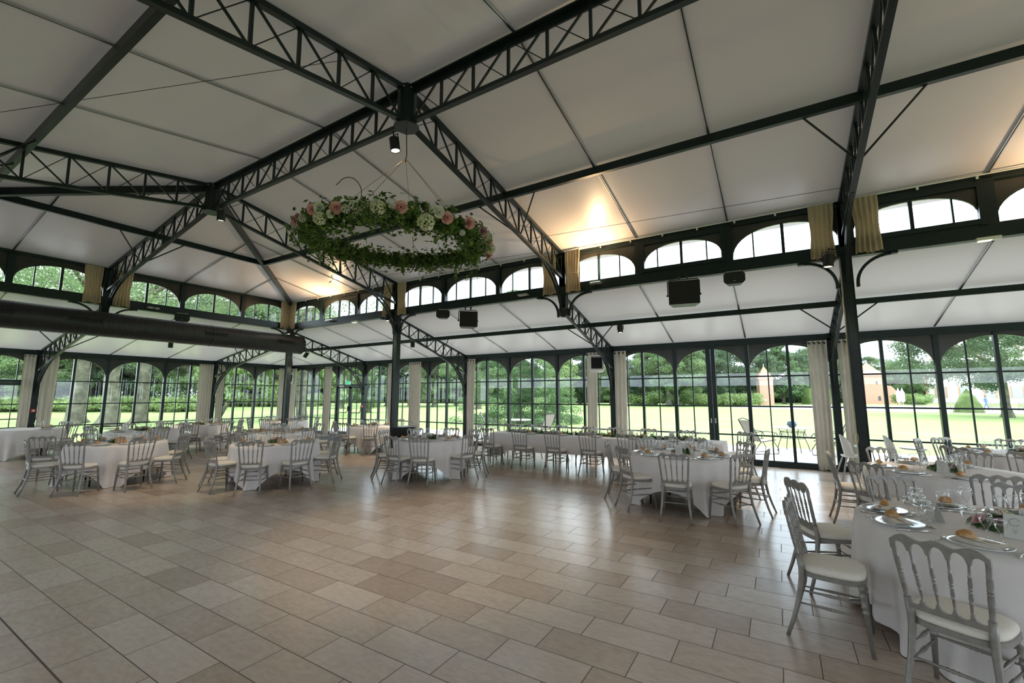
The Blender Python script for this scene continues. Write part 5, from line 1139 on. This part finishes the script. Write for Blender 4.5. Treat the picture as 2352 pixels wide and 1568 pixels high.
# great trunks beyond the end wall
for (px, dep, r0, h, lb) in ((197, 27, 0.43, 9, 'leftmost of the three great grey trunks, with spreading roots'), (270, 25.5, 0.43, 9, 'middle great grey trunk beyond the end wall'), (341, 29, 0.38, 9, 'rightmost of the three great grey trunks')):
    p = at(px, dep); tree(p.x, p.y, 'hi', 1.0, lb, None, (h, r0, r0 * 0.55), name='great_tree', br=4, fl=1.5)
p = at(701, 33); tree(p.x, p.y, 'hi', 0.9, 'pale straight trunk between the far corner curtains', None, (11, 0.36, 0.26), name='great_tree', fl=1.3)
p = at(100, 33); tree(p.x, p.y, 'hi', 0.95, 'tree whose foliage hangs in the leftmost end window', None, (9, 0.5, 0.3), name='great_tree')
r = E('slender_tree', 'slender leaning young tree beyond the end wall', 'tree', loc=at(512, 30) + Vector((0, 0, -0.06)))
M().tube([(0, 0, 0), (0.5, 0.5, 1.5), (1.2, 1.1, 3.2), (1.6, 1.4, 5.2)], [0.14, 0.12, 0.09, 0.04], 10).out('trunk', bark, r, smooth=1)
o = bpy.data.objects.new('crown', CR['l1']); COL.objects.link(o); o.parent = r; o.scale = (0.95, 0.95, 0.8); o.location = (1.2, 1.1, 0.6)
p = at(1190, 29.5); tree(p.x, p.y, 'sp', 1.0, 'wide low spruce on the lawn behind the head table', None, (8.5, 0.28, 0.06), name='spruce_tree', br=0.5)
p = at(1286, 82); tree(p.x, p.y, 'l1', 1.15, 'small bright lime green tree right of the spruce', None, (3, 0.15, 0.1), name='young_tree', sz=1.25)
p = at(760, 40); tree(p.x, p.y, 'l1', 1.2, 'bright bushy tree seen beside the exit door', None, (3, 0.15, 0.1), name='young_tree')
p = at(2290, 36); tree(p.x, p.y, 'big', 1.0, 'spreading tree in front of the white house', None, (5.2, 0.32, 0.2), name='spreading_tree', br=4.5)
p = at(1530, 74); tree(p.x, p.y, 'd2', 0.95, 'pale drooping tree with a bare trunk left of the terrace door stile', None, (6.01, 0.45, 0.3), name='weeping_tree')
# topiary, hedge
r = E('topiary_cone', 'clipped green cone bush in front of the white house', 'topiary', loc=at(2205, 46) + Vector((0, 0, -0.06))); rnd = random.Random(8); m = M()
for i in range(5000):
    t = rnd.random() ** 1.3; a = rnd.uniform(0, 6.28); q = 1.15 * (1 - t ** 1.5) + 0.02; m.leaf(Vector((q * math.cos(a), q * math.sin(a), 2.45 * t)), Vector((math.cos(a), math.sin(a), 0.5 + rnd.uniform(-.4, .4))), 0.055)
m.lathe([(0, 0), (1.08, 0), (0.95, 0.8), (0.6, 1.7), (0.0, 2.4)], 20); m.out('foliage', leaf_l, r)
p = at(1872, 92); m = M().box((0, 0, 1.6), (6, 2.5, 3.2)); 
for i in range(4000):
    x_, z_ = rnd.uniform(-3, 3), rnd.uniform(0, 3.25); m.leaf(Vector((x_, -1.28, z_)), Vector((rnd.uniform(-.5, .5), -1, rnd.uniform(-.5, .5))), 0.12)
m.out('clipped_hedge', leaf_l, loc=(p.x, p.y, -0.06), rz=0.55, label='clipped hedge block beside the right terrace curtain', category='hedge')
# brick towers
def tower(px, dep, w, h, label, win, ruin=False):
    p = at(px, dep); r = E('brick_tower', label, 'tower', 'small brick towers of the park', loc=(p.x, p.y, -0.06), rz=math.atan2(p.y - CAM.y, p.x - CAM.x) - PI / 2 + 0.25)
    M().box((0, 0, h * 0.33), (w, w, h * 0.66)).out('wall', brick, r); M().box((0, 0, h * 0.655), (w * 1.08, w * 1.08, h * 0.03)).out('cornice', brick, r)
    m = M(); W_2 = w * 0.60; vs = [(-W_2, -W_2, h * 0.67), (W_2, -W_2, h * 0.67), (W_2, W_2, h * 0.67), (-W_2, W_2, h * 0.67)]; q = w * 0.34
    vs += [(-q, -q, h * 0.80), (q, -q, h * 0.80), (q, q, h * 0.80), (-q, q, h * 0.80), (0, 0, h)]
    m.add(vs, [(3, 2, 1, 0)] + [(i, (i + 1) % 4, (i + 1) % 4 + 4, i + 4) for i in range(4)] + [(i + 4, (i + 1) % 4 + 4, 8) for i in range(4)]); m.out('roof', tilem, r); M().tube([(0, 0, h * 0.98), (0, 0, h * 1.06)], 0.03 * w, 6).out('finial', alu, r)
    for x_, z_, ww, hh in win: M().box((x_ * w, -w / 2 - 0.02, z_ * h), (ww * w, 0.1, hh * h)).out('window', slate if ruin else card, r)
    if ruin:
        M().add([(w / 2, -0.4, 0), (w * 1.3, -0.4, 0), (w * 1.25, -0.4, h * 0.22), (w * 0.9, -0.4, h * 0.42), (w / 2, -0.4, h * 0.46), (w / 2, 0.6, 0), (w * 1.3, 0.6, 0), (w * 1.25, 0.6, h * 0.22), (w * 0.9, 0.6, h * 0.42), (w / 2, 0.6, h * 0.46)], [(0, 1, 2, 3, 4), (9, 8, 7, 6, 5)] + [(i, i + 5, (i + 1) % 5 + 5, (i + 1) % 5) for i in range(5)]).out('ruined_wall', brick, r)
tower(1749, 84, 2.3, 7.4, 'square brick tower with a tiled roof seen through the terrace doors', [(-0.15, 0.13, 0.13, 0.05)])
tower(1984, 100, 4.4, 9.3, 'brick tower with a ruined wall just right of the thick column', [(0.22, 0.50, 0.08, 0.07), (0.28, 0.13, 0.1, 0.1)], True)
# white house
winm = mat('grey reflecting window', (0.42, 0.42, 0.44), 0.3)
p = at(2400, 95); r = E('white_house', 'large white stone country house behind the spreading tree', 'house', loc=(p.x, p.y, -0.06), rz=-0.40)
M().box((4, 0, 7.5), (46, 10, 15)).out('wall', chat, r); M().box((4, 0, 15.3), (47, 11, 0.7)).out('cornice', chat, r)
M().add([(-19.5, -5.5, 15.6), (27.5, -5.5, 15.6), (27.5, 5.5, 15.6), (-19.5, 5.5, 15.6), (-15, 0, 21), (23, 0, 21)], [(0, 1, 5, 4), (1, 2, 5), (2, 3, 4, 5), (3, 0, 4)]).out('roof', slate, r)
for fl_ in range(3):
    for i in range(11):
        f = M().box((-16.5 + i * 4, -5.03, 2.6 + fl_ * 4.6), (1.5, 0.14, 2.5)); f.out('window', winm, r)
        M().box((-16.5 + i * 4 + 0.95, -5.06, 2.6 + fl_ * 4.6), (0.28, 0.1, 2.7)).box((-16.5 + i * 4 - 0.95, -5.06, 2.6 + fl_ * 4.6), (0.28, 0.1, 2.7)).out('brick_surround', brick, r)
for i in range(2):
    M().box((-19, -5.2, 4), (0.5, 0.4, 8) if i else (0.4, 0.3, 8)).out('quoin', brick, r) if i == 0 else None
# closed parasols, benches, person
for i, (px, dep) in enumerate(((2050, 65), (2059, 66))):
    p = at(px, dep); r = E('closed_parasol', 'closed white parasol on the drive, %s one' % ('left', 'right')[i], 'parasol', 'closed parasols', loc=(p.x, p.y, -0.03))
    M().lathe([(0.0, 0.0), (0.3, 0.0), (0.3, 0.08), (0.0, 0.08)], 14).out('base', card, r); M().tube([(0, 0, 0), (0, 0, 2.9)], 0.03, 8).out('pole', alu, r)
    M().lathe([(0.10, 0.75), (0.28, 1.0), (0.26, 1.8), (0.30, 2.2), (0.16, 2.45), (0.0, 2.95)], 12).out('canopy', parasol_m, r, smooth=1)
def bench(px, dep, label):
    p = at(px, dep); r = E('garden_bench', label, 'bench', 'iron garden benches', loc=(p.x, p.y, -0.03), rz=0.5)
    s = M()
    for i in range(5): s.box((0, -0.2 + i * 0.1, 0.44), (1.5, 0.06, 0.03))
    s.out('seat', iron, r); b = M()
    for i in range(14): b.tube([(-0.7 + i * 0.108, 0.24, 0.45), (-0.66 + i * 0.108, 0.30, 0.88)], 0.012, 5)
    b.tube([(-0.74, 0.3, 0.88), (0, 0.31, 0.96), (0.74, 0.3, 0.88)], 0.02, 6).out('backrest', iron, r)
    for sx in (-0.7, 0.7):
        for sy in (-0.2, 0.22): M().tube([(sx, sy, 0.44), (sx, sy * 1.1, 0)], 0.02, 6).out('leg', iron, r)
    return r
for px, dep, lb in ((2338, 50, 'iron bench right of the spreading tree trunk'), (2268, 52, 'iron bench left of the spreading tree trunk'), (2175, 54, 'pale bench left of the clipped cone'), (2092, 58, 'bench near the closed parasols')): bench(px, dep, lb)
p = at(2246, 58); r = E('person', 'person in blue clothes walking on the drive', 'person', loc=(p.x, p.y, -0.03), rz=0.8)
m = M(); m.tube([(0.02, 0.28, 0.04), (0.06, 0.14, 0.5), (0.09, 0, 0.92)], [0.05, 0.06, 0.09], 8); m.tube([(0.0, -0.3, 0.06), (-0.05, -0.1, 0.5), (-0.09, 0, 0.92)], [0.05, 0.06, 0.09], 8)
m.tube([(0, 0, 0.88), (0, 0, 1.1), (0, 0.02, 1.35), (0, 0.03, 1.47)], [0.15, 0.13, 0.18, 0.07], 10); m.tube([(0.19, 0.02, 1.4), (0.23, -0.05, 1.12), (0.2, 0.1, 0.88)], [0.05, 0.04, 0.03], 7); m.tube([(-0.19, 0.02, 1.4), (-0.24, 0.08, 1.12), (-0.2, 0.28, 1.0)], [0.05, 0.04, 0.03], 7)
b = m.out('body', bluecl, r, smooth=1); M().ball((0, 0.04, 1.6), 0.105, 12, 8, (0.85, 1, 1.15)).out('head', skin, r, smooth=1); M().ball((0, 0.025, 1.64), 0.108, 12, 8, (0.88, 1, 1.1)).out('hair', vine_b, r, smooth=1)
# terrace furniture
def lounge(x, y, rz, label):
    r = E('garden_armchair', label, 'garden chair', 'wrought iron garden armchairs', loc=(x, y, -0.005), rz=rz)
    M().grid(8, 12, lambda u, v: Vector(((u - 0.5) * 0.50, 0.25 - 0.45 * min(v * 2, 1) - 0.32 * max(0, v * 2 - 1), 0.40 - 0.05 * min(v * 2, 1) + 0.62 * max(0, v * 2 - 1) ** 1.0))).out('sling', wicker, r, smooth=1)
    for s in (-1, 1):
        f = M().tube([(s * 0.26, 0.28, 0.41), (s * 0.26, -0.2, 0.35), (s * 0.26, -0.36, 0.66), (s * 0.25, -0.53, 0.98)], 0.014, 6)
        f.tube([(s * 0.27, -0.33, 0.64), (s * 0.30, -0.05, 0.66), (s * 0.31, 0.25, 0.62), (s * 0.30, 0.33, 0.52)], 0.013, 6); f.out('arm_frame', iron, r, smooth=1)
        M().tube([(s * 0.27, 0.24, 0.60), (s * 0.25, 0.20, 0.38), (s * 0.27, 0.34, 0.15), (s * 0.28, 0.32, 0.01), (s * 0.28, -0.02, 0.0), (s * 0.28, -0.40, 0.01), (s * 0.27, -0.42, 0.10), (s * 0.25, -0.2, 0.34)], 0.012, 6).out('sled_leg', iron, r, smooth=1)
    M().tube([(-0.25, -0.53, 0.98), (0, -0.55, 1.04), (0.25, -0.53, 0.98)], 0.014, 6).out('top_bar', iron, r, smooth=1)
    return r
def patio_table(x, y, label):
    r = E('garden_table', label, 'garden table', 'round iron garden tables', loc=(x, y, -0.005))
    M().lathe([(0, 0.70), (0.52, 0.70), (0.53, 0.715), (0.52, 0.73), (0, 0.73)], 32).out('top', stone_t, r)
    for i in range(4):
        a = i * PI / 2 + 0.4; c_, s_ = math.cos(a), math.sin(a); M().tube([(0.38 * c_, 0.38 * s_, 0.70), (0.30 * c_, 0.30 * s_, 0.5), (0.42 * c_, 0.42 * s_, 0.2), (0.46 * c_, 0.46 * s_, 0.01)], 0.012, 6).out('leg', iron, r, smooth=1)
    g = M()
    for z in (0.60, 0.42): g.tube([(0.33 * math.cos(t), 0.33 * math.sin(t), z) for t in [i * PI / 12 for i in range(25)]], 0.01, 5)
    for i in range(16):
        t = i * PI / 8; g.tube([(0.33 * math.cos(t), 0.33 * math.sin(t), 0.60), (0.35 * math.cos(t + .1), 0.35 * math.sin(t + .1), 0.51), (0.33 * math.cos(t + 0.2), 0.33 * math.sin(t + 0.2), 0.42)], 0.006, 4)
    g.out('scroll_ring', iron, r); return r
patio_table(15.12, 7.0, 'round iron garden table with the blue pot on the terrace')
r = E('blue_pot', 'dark blue glazed pot on the terrace table', 'pot', loc=(15.12, 6.95, 0.725)); M().lathe([(0.05, 0), (0.10, 0.03), (0.135, 0.09), (0.12, 0.15), (0.10, 0.17), (0.115, 0.185), (0.10, 0.185), (0.09, 0.15)], 20).out('body', blue_gl, r, smooth=1)
lounge(14.30, 6.15, -0.9, 'wrought iron garden armchair left of the terrace table'); lounge(15.95, 6.55, 1.3, 'wrought iron garden armchair right of the terrace table')
patio_table(5.6, 6.6, 'iron garden table outside left of the head table')
lounge(4.7, 6.1, -1.0, 'garden armchair outside the glass behind the black box'); lounge(6.7, 6.6, 1.2, 'garden armchair outside the glass beside the head table curtain')
